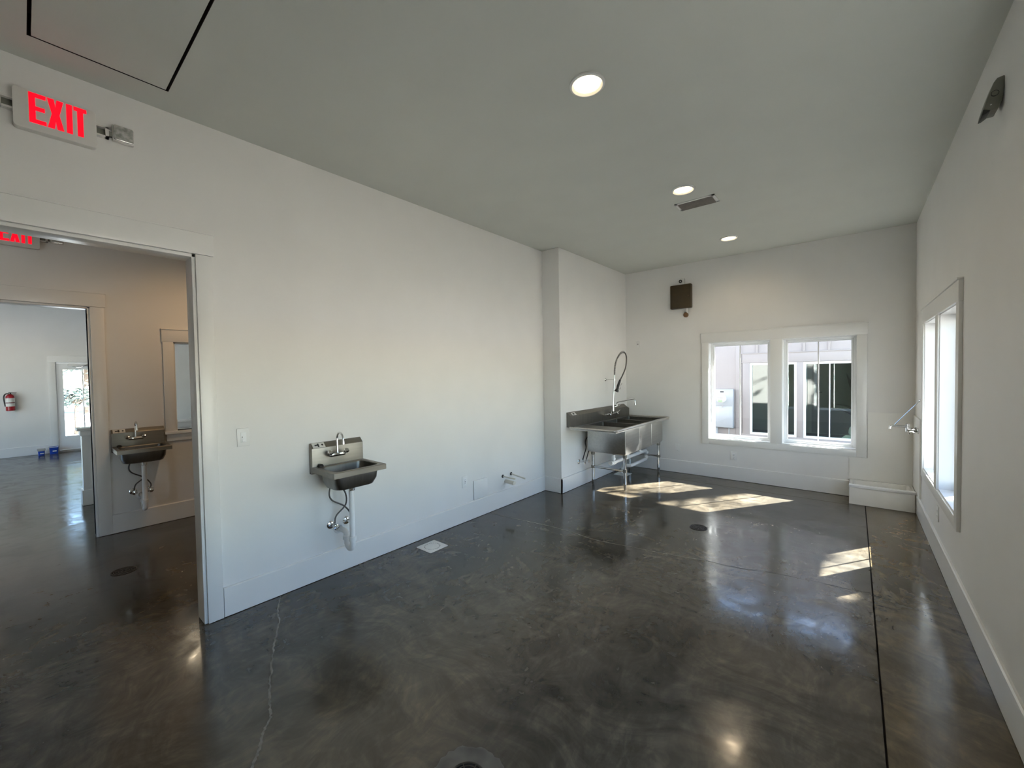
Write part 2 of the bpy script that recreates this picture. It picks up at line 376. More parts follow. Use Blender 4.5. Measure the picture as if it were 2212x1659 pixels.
# corridor walls
SY0, SY1 = -0.43, 0.411; SZ = 2.205
PW0, PW1, PZ0, PZ1 = 1.040, 2.35, 0.955, 1.90
w2 = slab_pieces(MB(), 'x', X2B, X2, -2.1, 5.1, 0, H, [(SY0, SY1, 0, SZ), (PW0, PW1, PZ0, PZ1)]).box(X2B, X2B+0.1, -3.1, -2.1, 0, 3.6).box(X2B, X2B+0.1, 5.1, 5.8, 0, 3.6).box(X2B, X2B+0.1, -2.1, 5.1, H+0.12, 3.6).build('wall_corridor', 'wall', smooth=False)
tag(w2, 'corridor wall with a second doorway and pass-through opening', 'wall', kind='structure')
MB().box(X2, XC, -2.2, -2.1, 0, H).build('wall_corridor_near', 'wall', smooth=False, kind='structure', label='near end wall of the corridor', cat='wall')
MB().box(X2, XC, 5.0, 5.1, 0, H).build('wall_corridor_end', 'wall', smooth=False, kind='structure', label='far end wall of the corridor', cat='wall')
# hall walls
HD0, HD1, HDZ = 0.44, 1.42, 1.90
wh = slab_pieces(MB(), 'x', XH-0.15, XH, -3.1, 5.8, 0, 3.6, [(HD0, HD1, 0, HDZ)]).build('wall_hall', 'wall', smooth=False); tag(wh, 'white far wall of the hall beyond the corridor', 'wall', kind='structure')
whs = slab_pieces(MB(), 'y', -3.1, -2.95, XH-0.15, X2B, 0, 3.6, [(-11.4, -7.0, 0.4, 2.4)]).build('wall_hall_side', 'wall', smooth=False); tag(whs, 'side wall of the hall with the added wide window', 'wall', kind='structure')
MB().box(XH-0.15, X2B, 5.65, 5.8, 0, 3.6).build('wall_hall_end', 'wall', smooth=False, kind='structure', label='end wall of the hall', cat='wall')

# baseboards
BBH, BBT = 0.187, 0.016
def bb_profile(sign, base):   # (offset from wall, z)
    return [(base, 0.004), (base+sign*BBT, 0.004), (base+sign*BBT, BBH-0.006), (base+sign*(BBT-0.006), BBH), (base, BBH)]
def baseboard(name, label, segs):
    mb = MB()
    for (ax, base, sign, a, b) in segs:
        mb.prism(bb_profile(sign, base), 'y' if ax == 'x' else 'x', a, b)
    o = mb.build(name, 'trim', smooth=False); tag(o, label, 'baseboard', kind='structure'); return o
baseboard('baseboard_left', 'tall white baseboard along the left wall', [('x', XL, 1, DY1+0.085, YB), ('x', XL, 1, YK, DY0-0.09)])
baseboard('baseboard_corner', 'white baseboard wrapped round the jutting wall box', [('y', YB, -1, XL+BBT, XB+BBT), ('x', XB, 1, YB-BBT, YF)])
baseboard('baseboard_far', 'tall white baseboard under the double window', [('y', YF, -1, XB+BBT, -0.037)])
baseboard('baseboard_right', 'white baseboard along the right wall', [('x', XR, -1, YK, 5.835)])
baseboard('baseboard_corridor', 'white baseboard under the corridor hand sink', [('x', X2, 1, SY1+0.10, 5.0)])
baseboard('baseboard_hall', 'white baseboard on the hall wall behind the blue tubs', [('x', XH, 1, -2.95, HD0-0.095), ('x', XH, 1, HD1+0.1, 5.65)])

# doorway casings
def doorway(name, label, xw, sgn, xb, y0, y1, z, cw=0.08):
    root = empty(name, (xw, (y0+y1)/2, 0), label, 'door frame', kind='structure')
    for ya, yb in ((y0-cw, y0), (y1, y1+cw)):
        MB().box(xw, xw+sgn*0.019, ya, yb, 0.003, z).build('side_casing', 'trim', root, bevel=0.002)
    MB().box(xw, xw+sgn*0.022, y0-cw-0.01, y1+cw+0.012, z+0.002, z+0.128).build('head_casing', 'trim', root, bevel=0.002)
    MB().box(xw, xw+sgn*0.027, y0-cw-0.014, y1+cw+0.016, z+0.128, z+0.134).build('head_cap', 'trim', root, bevel=0.001)
    for ya, yb in ((y0, y0+0.018), (y1-0.018, y1)):
        MB().box(xb-sgn*0.006, xw+sgn*0.006, ya, yb, 0.003, z).build('jamb', 'trim', root, bevel=0.002)
    MB().box(xb-sgn*0.006, xw+sgn*0.006, y0, y1, z-0.018, z).build('head_jamb', 'trim', root, bevel=0.002)
    return root
doorway('trim_1', 'wide white cased doorway at the left edge', XL, 1, XC, DY0, DY1, DZ)
doorway('trim_2', 'second cased doorway seen through the first, leading to the hall', X2, 1, X2B, SY0, SY1+0.018, SZ, 0.095)

# ------------------------------------------------------------------ windows
def window(name, label, axis, wall, out, u0, u1, m0, m1, z0, z1, cw=0.085):
    """axis 'y': wall plane y=wall, room on the smaller side, out=+1 ; axis 'x': wall plane x=wall"""
    def bx(mb, ua, ub, da, db, za, zb):        # d: depth beyond the wall face (negative = into the room)
        a, b = wall+out*da, wall+out*db
        return mb.box(ua, ub, a, b, za, zb) if axis == 'y' else mb.box(a, b, ua, ub, za, zb)
    uc = (u0+u1)/2
    root = empty(name, (uc, wall, z0) if axis == 'y' else (wall, uc, z0), label, 'window', kind='structure')
    # casing
    bx(MB(), u0-cw, u0+0.003, -0.019, 0, z0-0.078, z1).build('side_casing', 'trim', root, bevel=0.002)
    bx(MB(), u1-0.003, u1+cw, -0.019, 0, z0-0.078, z1).build('side_casing', 'trim', root, bevel=0.002)
    bx(MB(), m0-0.003, m1+0.003, -0.019, 0, z0-0.002, z1).build('mullion_casing', 'trim', root, bevel=0.002)
    bx(MB(), u0-cw-0.006, u1+cw+0.006, -0.022, 0, z1, z1+0.130).build('head_casing', 'trim', root, bevel=0.002)
    bx(MB(), u0-cw-0.012, u1+cw+0.012, -0.030, 0, z1+0.130, z1+0.142).build('head_cap', 'trim', root, bevel=0.002)
    bx(MB(), u0+0.003, u1-0.003, -0.019, 0, z0-0.078, z0-0.002).build('apron', 'trim', root, bevel=0.002)
    for a, b in ((u0, m0), (m1, u1)):
        # jamb extension lining
        lin = MB(); t = 0.008
        bx(lin, a, a+t, -0.006, 0.115, z0, z1); bx(lin, b-t, b, -0.006, 0.115, z0, z1); bx(lin, a+t, b-t, -0.006, 0.115, z1-t, z1); bx(lin, a+t, b-t, -0.006, 0.115, z0, z0+t)
        lin.build('lining', 'vinyl', root, smooth=False)
        fr = MB(); w = 0.030
        bx(fr, a, a+w, 0.100, 0.158, z0, z1); bx(fr, b-w, b, 0.100, 0.158, z0, z1); bx(fr, a+w, b-w, 0.100, 0.158, z1-w, z1); bx(fr, a+w, b-w, 0.100, 0.158, z0, z0+w)
        fro = fr.build('frame', 'vinyl', root, bevel=0.002)
        sa = MB(); w2_ = 0.052
        bx(sa, a+w, a+w2_, 0.112, 0.150, z0+w, z1-w); bx(sa, b-w2_, b-w, 0.112, 0.150, z0+w, z1-w)
        bx(sa, a+w2_, b-w2_, 0.112, 0.150, z1-w2_, z1-w); bx(sa, a+w2_, b-w2_, 0.112, 0.150, z0+w, z0+w2_)
        sa.build('sash', 'vinyl', fro, bevel=0.003)
        bx(MB(), a+w2_-0.004, b-w2_+0.004, 0.128, 0.134, z0+w2_-0.004, z1-w2_+0.004).build('pane', 'glass', fro, smooth=False)
        c = (a+b)/2
        bx(MB(), c-0.007, c+0.007, 0.119, 0.126, z0+w2_, z1-w2_).build('muntin', 'vinyl', fro, smooth=False)
    return root
window('window_1', 'white double window in the end wall looking onto the neighbouring building', 'y', YF, 1, WX0, WX1, WM0, WM1, WZ0, WZ1)
window('window_2', 'white double window on the right wall, seen at a steep angle', 'x', XR, 1, RY0, RY1, RM0, RM1, WZ0, WZ1+0.02)
window('window_3', 'double window on the right wall beside the camera, out of frame', 'x', XR, 1, NY0, NY1, NM0, NM1, WZ0, WZ1+0.02)
wh_ = empty('added_window', (-9.2, -2.95, 0.5), 'unseen wide window added in the hall side wall for daylight', 'window', kind='structure')  # out of view, added to let daylight brighten the hall
mb = MB()
for k in range(5): mb.box(-11.4+k*1.085, -11.34+k*1.085, -3.08, -3.0, 0.4, 2.4)
mb.box(-11.4, -7.0, -3.08, -3.0, 0.4, 0.46).box(-11.4, -7.0, -3.08, -3.0, 2.34, 2.4).build('frame', 'vinyl', wh_, smooth=False)
MB().box(-11.4, -7.0, -3.045, -3.039, 0.4, 2.4).build('pane', 'glass', wh_, smooth=False)

# pass-through opening in the corridor wall
pt = empty('window_4', (X2, (PW0+PW1)/2, PZ0), 'cased pass-through opening in the corridor wall beside the hand sink', 'window', kind='structure')
MB().box(X2, X2+0.019, PW0-0.088, PW0, PZ0, PZ1).build('side_casing', 'trim', pt, bevel=0.002)
MB().box(X2, X2+0.019, PW1, PW1+0.088, PZ0, PZ1).build('side_casing', 'trim', pt, bevel=0.002)
MB().box(X2, X2+0.022, PW0-0.095, PW1+0.095, PZ1, PZ1+0.128).build('head_casing', 'trim', pt, bevel=0.002)
MB().box(X2, X2+0.030, PW0-0.10, PW1+0.10, PZ1+0.128, PZ1+0.138).build('head_cap', 'trim', pt, bevel=0.002)
MB().box(X2B-0.05, X2+0.045, PW0-0.10, PW1+0.10, PZ0-0.032, PZ0).build('stool', 'trim', pt, bevel=0.004)
MB().box(X2, X2+0.018, PW0-0.08, PW1+0.08, PZ0-0.105, PZ0-0.032).build('apron', 'trim', pt, bevel=0.002)
mb = MB(); mb.box(X2B, X2, PW0-0.004, PW0+0.014, PZ0, PZ1).box(X2B, X2, PW1-0.014, PW1, PZ0, PZ1).box(X2B, X2, PW0, PW1, PZ1-0.014, PZ1)
mb.build('lining', 'trim', pt, smooth=False)

# glazed door of the hall
hd = empty('door_1', (XH, (HD0+HD1)/2, 0), 'white glazed door with a closer at the end of the hall', 'door', kind='structure')
MB().box(XH, XH+0.02, HD0-0.09, HD0+0.012, 0.003, HDZ).build('side_casing', 'trim', hd, bevel=0.002)
MB().box(XH, XH+0.02, HD1-0.012, HD1+0.09, 0.003, HDZ).build('side_casing', 'trim', hd, bevel=0.002)
MB().box(XH, XH+0.022, HD0-0.097, HD1+0.097, HDZ, HDZ+0.13).build('head_casing', 'trim', hd, bevel=0.002)
MB().box(XH, XH+0.03, HD0-0.102, HD1+0.102, HDZ+0.13, HDZ+0.14).build('head_cap', 'trim', hd, bevel=0.002)
lf = MB(); a, b = HD0+0.03, HD1-0.03; ga, gb, gz0, gz1 = HD0+0.115, HD1-0.115, 0.33, 1.745
lf.box(XH-0.055, XH-0.01, a, ga, 0.045, HDZ-0.02).box(XH-0.055, XH-0.01, gb, b, 0.045, HDZ-0.02).box(XH-0.055, XH-0.01, ga, gb, 0.045, gz0).box(XH-0.055, XH-0.01, ga, gb, gz1, HDZ-0.02)
leaf = lf.build('door_leaf', 'vinyl', hd, smooth=False)
MB().box(XH-0.036, XH-0.030, ga, gb, gz0, gz1).build('pane', 'glass', leaf, smooth=False)
for yy in ((ga+gb)/2-0.075,):
    MB().box(XH-0.046, XH-0.018, 0.835, 0.853, gz0, gz1).build('muntin', 'vinyl', leaf, smooth=False)
mb = MB(); mb.box(XH-0.15, XH, HD0, HD0+0.028, 0, HDZ).box(XH-0.15, XH, HD1-0.028, HD1, 0, HDZ).box(XH-0.15, XH, HD0, HD1, HDZ-0.018, HDZ)
mb.build('frame', 'vinyl', hd, smooth=False)
MB().box(XH-0.15, XH+0.005, HD0, HD1, 0, 0.04).build('threshold', 'tubgrey', hd, smooth=False)
cl = MB().box(XH-0.01, XH+0.045, 0.63, 0.93, 1.815, 1.868).build('door_closer', 'plate', hd, bevel=0.006)
MB().tube([(XH+0.02, 0.70, 1.805), (XH+0.13, 0.80, 1.795), (XH+0.03, 0.98, 1.87)], 0.008, 8).build('closer_arm', 'chrome', cl)

# half wall in the hall
pw = empty('half_wall', (-7.18, 1.5, 0), 'white capped half wall standing behind the second doorway jamb', 'half wall')
MB().box(-7.26, -7.10, 0.435, 2.6, 0, 0.905).build('wall_body', 'wall', pw, smooth=False)
MB().box(-7.30, -7.06, 0.395, 2.64, 0.905, 0.935).build('cap', 'trim', pw, bevel=0.005)
MB().box(-7.275, -7.085, 0.42, 2.615, 0.84, 0.905).build('cap_moulding', 'trim', pw, bevel=0.008)
MB().box(-7.276, -7.084, 0.419, 2.616, 0.003, 0.187).build('base_moulding', 'trim', pw, bevel=0.004)

# ================================================================== ceiling things
ap = empty('access_panel', ((PX0+PX1)/2, (PY0+PY1)/2, H), 'square ceiling access panel outlined by a dark gap', 'access panel')
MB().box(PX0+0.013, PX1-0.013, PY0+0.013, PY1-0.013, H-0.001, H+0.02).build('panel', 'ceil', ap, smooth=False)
mb = MB(); mb.box(PX0-0.005, PX1+0.005, PY0-0.005, PY1+0.005, H+0.10, H+0.118)
mb.box(PX0, PX0+0.002, PY0, PY1, H+0.001, H+0.1).box(PX1-0.002, PX1, PY0, PY1, H+0.001, H+0.1).box(PX0, PX1, PY0, PY0+0.002, H+0.001, H+0.1).box(PX0, PX1, PY1-0.002, PY1, H+0.001, H+0.1)
mb.build('dark_frame', 'joint', ap, smooth=False)

def downlight(x, y, z, label, watts, group='recessed ceiling lights of the sink room', color=(1.0, 0.78, 0.52)):
    t = empty('recessed_light', (x, y, z), label, 'ceiling light', group)
    prof = [(0.094, -0.0005), (0.093, -0.008), (0.086, -0.012), (0.082, -0.012), (0.0695, -0.002), (0.068, -0.0005)]
    MB().lathe([(r, h) for r, h in prof], (x, y, z), 'z', 40, False).build('trim_ring', 'plate', t)
    MB().lathe([(0.0685, -0.0006), (0.0685, -0.0028), (0.001, -0.0035)], (x, y, z), 'z', 40, False).build('lens', 'lens', t)
    ld = D.lights.new('lamp', 'SPOT'); ld.energy = watts; ld.color = color; ld.spot_size = math.radians(165); ld.spot_blend = 0.6
    ld.shadow_soft_size = 0.06
    lo = D.objects.new('lamp', ld); COL.objects.link(lo); lo.parent = t; lo.location = (0, 0, -0.07)
    return t
downlight(-1.10, 1.985, H, 'largest, nearest lit recessed ceiling light', LAMP_W)
downlight(-1.12, 3.655, H, 'lit recessed ceiling light right beside the air vent', LAMP_W)
downlight(-1.125, 5.345, H, 'smallest lit recessed ceiling light, nearest the end wall', LAMP_W)
for k, yy in enumerate((1.45,)):
    downlight(-4.35, yy, H, ('recessed light in the corridor ceiling near the hand sink', 'recessed light deeper in the corridor ceiling')[k], 30.0, 'recessed lights of the corridor', (1.0, 0.64, 0.33))
for k, (xx, yy) in enumerate(((-9.4, 1.9), (-10.4, -1.0))):  # the second, stronger lamp is added out of view to brighten the hall
    downlight(xx, yy, 3.6, ('recessed light over the middle of the hall', 'unseen recessed light added to brighten the hall', 'recessed light before the hall door')[k], (8.0, 52.0)[k], 'recessed lights of the hall', (1.0, 0.80, 0.55))

v = empty('ceiling_vent', (-1.115, 4.02, H), 'rectangular grey louvred air vent in the ceiling', 'vent')
vx0, vx1, vy0, vy1 = -1.283, -0.943, 3.925, 4.115
fr = MB(); fr.box(vx0, vx1, vy0, vy0+0.022, H-0.006, H).box(vx0, vx1, vy1-0.022, vy1, H-0.006, H).box(vx0, vx0+0.025, vy0, vy1, H-0.006, H).box(vx1-0.025, vx1, vy0, vy1, H-0.006, H)
fr.build('flange', 'plate', v, smooth=False)
MB().box(vx0+0.02, vx1-0.02, vy0+0.02, vy1-0.02, H-0.0015, H-0.0005).build('backing', 'slot', v, smooth=False)
for k in range(5):
    yk = vy0+0.030+k*0.0285
    MB().prism([(yk, H-0.002), (yk+0.004, H-0.002), (yk+0.028, H-0.016), (yk+0.024, H-0.016)], 'x', vx0+0.024, vx1-0.024).build('louvre', 'vent_d', v, smooth=False)

# ================================================================== exit signs
def letter(kind, y0, y1, z0, z1, s=0.0205, t=0.019):
    if kind == 'E':
        zm = (z0+z1)/2
        return [[(y0, z0), (y1, z0), (y1, z0+t), (y0+s, z0+t), (y0+s, zm-t/2), (y1-0.004, zm-t/2), (y1-0.004, zm+t/2), (y0+s, zm+t/2), (y0+s, z1-t), (y1, z1-t), (y1, z1), (y0, z1)]]
    if kind == 'X':
        w = 0.0225; ym = (y0+y1)/2; zm = (z0+z1)/2; n = 0.0125
        return [[(y0, z0), (y0+w, z0), (ym, zm-0.034), (y1-w, z0), (y1, z0), (ym+n, zm), (y1, z1), (y1-w, z1), (ym, zm+0.034), (y0+w, z1), (y0, z1), (ym-n, zm)]]
    if kind == 'I': return [[(y0, z0), (y1, z0), (y1, z1), (y0, z1)]]
    if kind == 'T':
        ym = (y0+y1)/2
        return [[(ym-s/2, z0), (ym+s/2, z0), (ym+s/2, z1-t), (y1, z1-t), (y1, z1), (y0, z1), (y0, z1-t), (ym-s/2, z1-t)]]
def exit_sign(xw, yc, z0, label):
    t = empty('exit_sign', (xw, yc, z0), label, 'exit sign', 'red-lettered exit signs above the doorways')
    z1 = z0+0.184; xf = xw+0.044
    body = MB().prism([(yc+a, z0+0.092+b) for a, b in rrect(0.276, 0.184, 0.016)], 'x', xw, xf).build('housing', 'signbody', t, bevel=0.003)
    for k, y0, y1 in (('E', -0.088, -0.034), ('X', -0.030, 0.024), ('I', 0.033, 0.053), ('T', 0.058, 0.103)):
        mb = MB()
        for pl in letter(k, yc+y0, yc+y1, z0+0.034, z0+0.175): mb.prism(pl, 'x', xf-0.001, xf+0.0015)
        mb.build('letter', 'red', t, smooth=False)
    for sgn in (-1, 1):
        ya, yb = yc+sgn*0.138, yc+sgn*0.185
        zc = z0+0.105
        mb = MB()
        for (p, q, r, s) in ((0, 1, zc-0.028, zc-0.019), (0, 1, zc+0.019, zc+0.028), (0.72, 1, zc-0.028, zc+0.028)):
            mb.box(xw+0.004, xw+0.030, ya+(yb-ya)*p, ya+(yb-ya)*q, r, s)
        arm = mb.build('bracket', 'signbody', t, smooth=False)
        MB().box(xw, xw+0.008, ya, yb, zc-0.022, zc+0.022).build('bracket_recess', 'device', arm, smooth=False)
        hy0, hy1 = sorted((yc+sgn*0.198, yc+sgn*0.284))
        hd_ = MB().box(xw+0.002, xw+0.030, hy0, hy1, z0+0.075, z0+0.160).build('lamp_head', 'signbody', t, bevel=0.006)
        MB().prism([(hy0+0.043+a, z0+0.1175+b) for a, b in rrect(0.078, 0.078, 0.008)], 'x', xw+0.028, xw+0.040).build('lens', 'facet', hd_, bevel=0.004)
        MB().box(xw+0.004, xw+0.024, min(yb, yc+sgn*0.2), max(yb, yc+sgn*0.2), zc-0.012, zc+0.012).build('swivel', 'device', hd_, smooth=False)
    return t
exit_sign(XL, 0.1475, 2.704, 'large glowing red EXIT sign high on the left wall')
exit_sign(X2, 0.000, 2.672, 'smaller EXIT sign seen through the doorway, cut by the frame edge')

# ================================================================== plates and wall fittings
def plate_on(axis, wall, sgn, u, z, w, h, kind, name, label, cat, group=None):
    loc = (wall, u, z) if axis == 'x' else (u, wall, z)
    t = empty(name, loc, label, cat, group)
    def bx(ua, ub, da, db, za, zb, nm, m, bev=0.0, parent=t):
        a, b = wall+sgn*da, wall+sgn*db
        mb = MB().box(a, b, u+ua, u+ub, z+za, z+zb) if axis == 'x' else MB().box(u+ua, u+ub, a, b, z+za, z+zb)
        return mb.build(nm, m, parent, bevel=bev)
    bx(-w/2, w/2, 0.0003, 0.006, -h/2, h/2, 'cover', 'plate', 0.0025)
    if kind == 'switch':
        bx(-0.0165, 0.0165, 0.005, 0.009, -0.033, 0.033, 'rocker', 'vinyl', 0.002)
        bx(-0.010, -0.006, 0.008, 0.0105, -0.004, 0.006, 'toggle_shadow', 'label_g', 0.0)  # grey sliver standing in for the toggle's shadow
        bx(-0.010, 0.010, 0.008, 0.014, -0.030, -0.010, 'paddle', 'vinyl', 0.002)
    if kind == 'outlet':
        for zz in (-0.0205, 0.0205):
            o = bx(-0.017, 0.017, 0.005, 0.0075, zz-0.0145, zz+0.0145, 'receptacle', 'vinyl', 0.003)
            for uu in (-0.0065, 0.0065):
                bx(uu-0.0013, uu+0.0013, 0.0073, 0.0078, zz-0.003, zz+0.006, 'slot', 'slot', 0, o)
            bx(-0.0025, 0.0025, 0.0073, 0.0078, zz-0.011, zz-0.006, 'slot', 'slot', 0, o)
        bx(-0.002, 0.002, 0.0058, 0.0068, -0.002, 0.002, 'screw', 'chrome', 0)
    if kind == 'decora':
        o = bx(-0.0165, 0.0165, 0.005, 0.0085, -0.034, 0.034, 'receptacle', 'vinyl', 0.002)
        for zz in (-0.019, 0.019):
            for uu in (-0.006, 0.006): bx(uu-0.0014, uu+0.0014, 0.0083, 0.0088, zz-0.004, zz+0.005, 'slot', 'slot', 0, o)
        bx(-0.007, 0.007, 0.0083, 0.0095, -0.005, 0.005, 'test_button', 'label_g', 0, o)
    if kind == 'sensor':
        bx(-0.008, 0.008, 0.005, 0.012, -0.012, 0.006, 'button', 'label_g', 0.002)
    if kind == 'blank':
        for zz in (-0.04, 0.04): bx(-0.002, 0.002, 0.0058, 0.0066, zz-0.002, zz+0.002, 'screw', 'chrome', 0)
    return t
plate_on('x', XL, 1, 0.909, 1.122, 0.072, 0.117, 'switch', 'light_switch', 'white light switch on the left wall beside the doorway', 'switch')
plate_on('x', XL, 1, 2.862, 0.410, 0.072, 0.117, 'decora', 'wall_outlet', 'white outlet low on the left wall near the square cover plate', 'outlet', 'wall outlets')
plate_on('y', YF, -1, -1.250, 0.330, 0.072, 0.117, 'outlet', 'wall_outlet', 'white two-socket outlet under the double window', 'outlet', 'wall outlets')
plate_on('y', YF, -1, -1.994, 0.367, 0.068, 0.113, 'blank', 'blank_plate', 'blank white cover plate right of the big sink', 'wall plate')
plate_on('y', YF, -1, -2.590, 1.930, 0.050, 0.095, 'sensor', 'wall_sensor', 'small white wall control high by the corner above the sink', 'wall control')
plate_on('x', XR, -1, 4.560, 0.355, 0.072, 0.117, 'outlet', 'wall_outlet', 'white outlet under the steeply seen right window', 'outlet', 'wall outlets')

MB().box(XL+0.0003, XL+0.012, 2.984, 3.190, 0.189, 0.391).build('cover_plate', 'plate', None, bevel=0.003, label='plain white square cover plate just above the left baseboard', cat='cover plate')

def stub(y, z, length, r, m, label, droop=0.0, esc=True):
    t = empty('capped_pipe', (XL, y, z), label, 'pipe stub', 'capped pipe stubs low on the left wall')
    MB().tube([(XL, y, z), (XL+length*0.9, y, z-droop*0.9), (XL+length, y, z-droop)], [r, r, r*0.92], 14).build('pipe', m, t)
    MB().tube([(XL+length*0.86, y, z-droop*0.86), (XL+length*1.02, y, z-droop*1.02)], r*1.12, 14).build('end_cap', m, t)
    if esc: MB().lathe([(r*2.4, 0), (r*2.4, 0.003), (r*1.5, 0.010), (r*1.05, 0.012)], (XL, y, z), 'x', 20, False).build('escutcheon', 'slot', t)
    return t
stub(3.452, 0.345, 0.18, 0.008, 'cpvc', 'left slim cream capped pipe above the stubby white pipe', 0.004)
stub(3.599, 0.345, 0.205, 0.008, 'cpvc', 'right slim cream capped pipe nearest the corner', 0.027)
stub(3.499, 0.280, 0.13, 0.021, 'cpvc', 'short thick white pipe stub under the slim ones', 0.004, False)

# brown control box on the end wall, its sensor and junction box
bxo = empty('control_box', (-1.92, YF, 2.40), 'square dark brown metal box high on the end wall', 'control box')
MB().box(-2.066, -1.775, YF-0.075, YF, 2.405, 2.745).build('box_body', 'brown', bxo, bevel=0.010)
MB().box(-2.060, -1.781, YF-0.083, YF-0.072, 2.411, 2.739).build('lid', 'brown', bxo, bevel=0.004)
MB().lathe([(0.006, 0), (0.006, 0.004), (0.001, 0.005)], (-1.81, YF-0.083, 2.575), '-y', 12).build('lid_screw', 'brown_l', bxo)
jb = empty('junction_box', (-1.86, YF, 2.31), 'small copper-brown octagonal fitting below the brown box', 'junction box')
MB().prism([(-1.86+0.034*math.cos(PI/8+k*PI/4), 2.310+0.037*math.sin(PI/8+k*PI/4)) for k in range(8)], 'y', YF-0.04, YF).build('fitting', 'brown_l', jb, bevel=0.003)
MB().tube([(-1.85, YF-0.014, 2.405), (-1.85, YF-0.014, 2.34)], 0.008, 10).build('conduit', 'plate', jb)
sn = empty('wall_sensor', (-1.92, YF, 2.80), 'white sensor with a round dark eye on top of the brown box', 'sensor')
MB().box(-1.965, -1.875, YF-0.035, YF, 2.747, 2.835).build('housing', 'plate', sn, bevel=0.008)
MB().lathe([(0.023, 0), (0.023, 0.006), (0.012, 0.007), (0.010, 0.003)], (-1.93, YF-0.035, 2.798), '-y', 24, False).build('eye_ring', 'black', sn)
MB().lathe([(0.010, 0), (0.008, 0.006), (0.001, 0.008)], (-1.93, YF-0.035, 2.798), '-y', 16).build('eye', 'plate', sn)

# wedge-shaped device high on the right wall
dv = empty('wall_device', (XR, 2.91, 2.65), 'grey wedge-shaped wall fixture with a round cap, high on the right wall', 'wall fixture')
prof = [(XR, 2.806), (0.492, 2.803), (0.481, 2.786), (0.463, 2.726), (0.4515, 2.680), (0.474, 2.668), (0.497, 2.668), (0.508, 2.700), (XR, 2.752)]
MB().prism(prof, 'y', 2.855, 2.945).build('housing', 'device', dv, bevel=0.003)
MB().prism([(0.4515, 2.679), (0.447, 2.653), (0.458, 2.656), (0.473, 2.667)], 'y', 2.857, 2.943).build('tip', 'slot', dv, bevel=0.001)
MB().lathe([(0.013, 0), (0.013, 0.003), (0.0105, 0.0035)], (0.485, 2.855, 2.736), '-y', 24, False).build('cap_ring', 'slot', dv)
MB().lathe([(0.0105, 0), (0.0105, 0.003), (0.001, 0.0035)], (0.485, 2.855, 2.736), '-y', 24).build('round_cap', 'device', dv)
MB().lathe([(0.003, 0), (0.003, 0.002), (0.001, 0.003)], (0.474, 2.855, 2.690), '-y', 10).build('indicator', 'plate', dv)

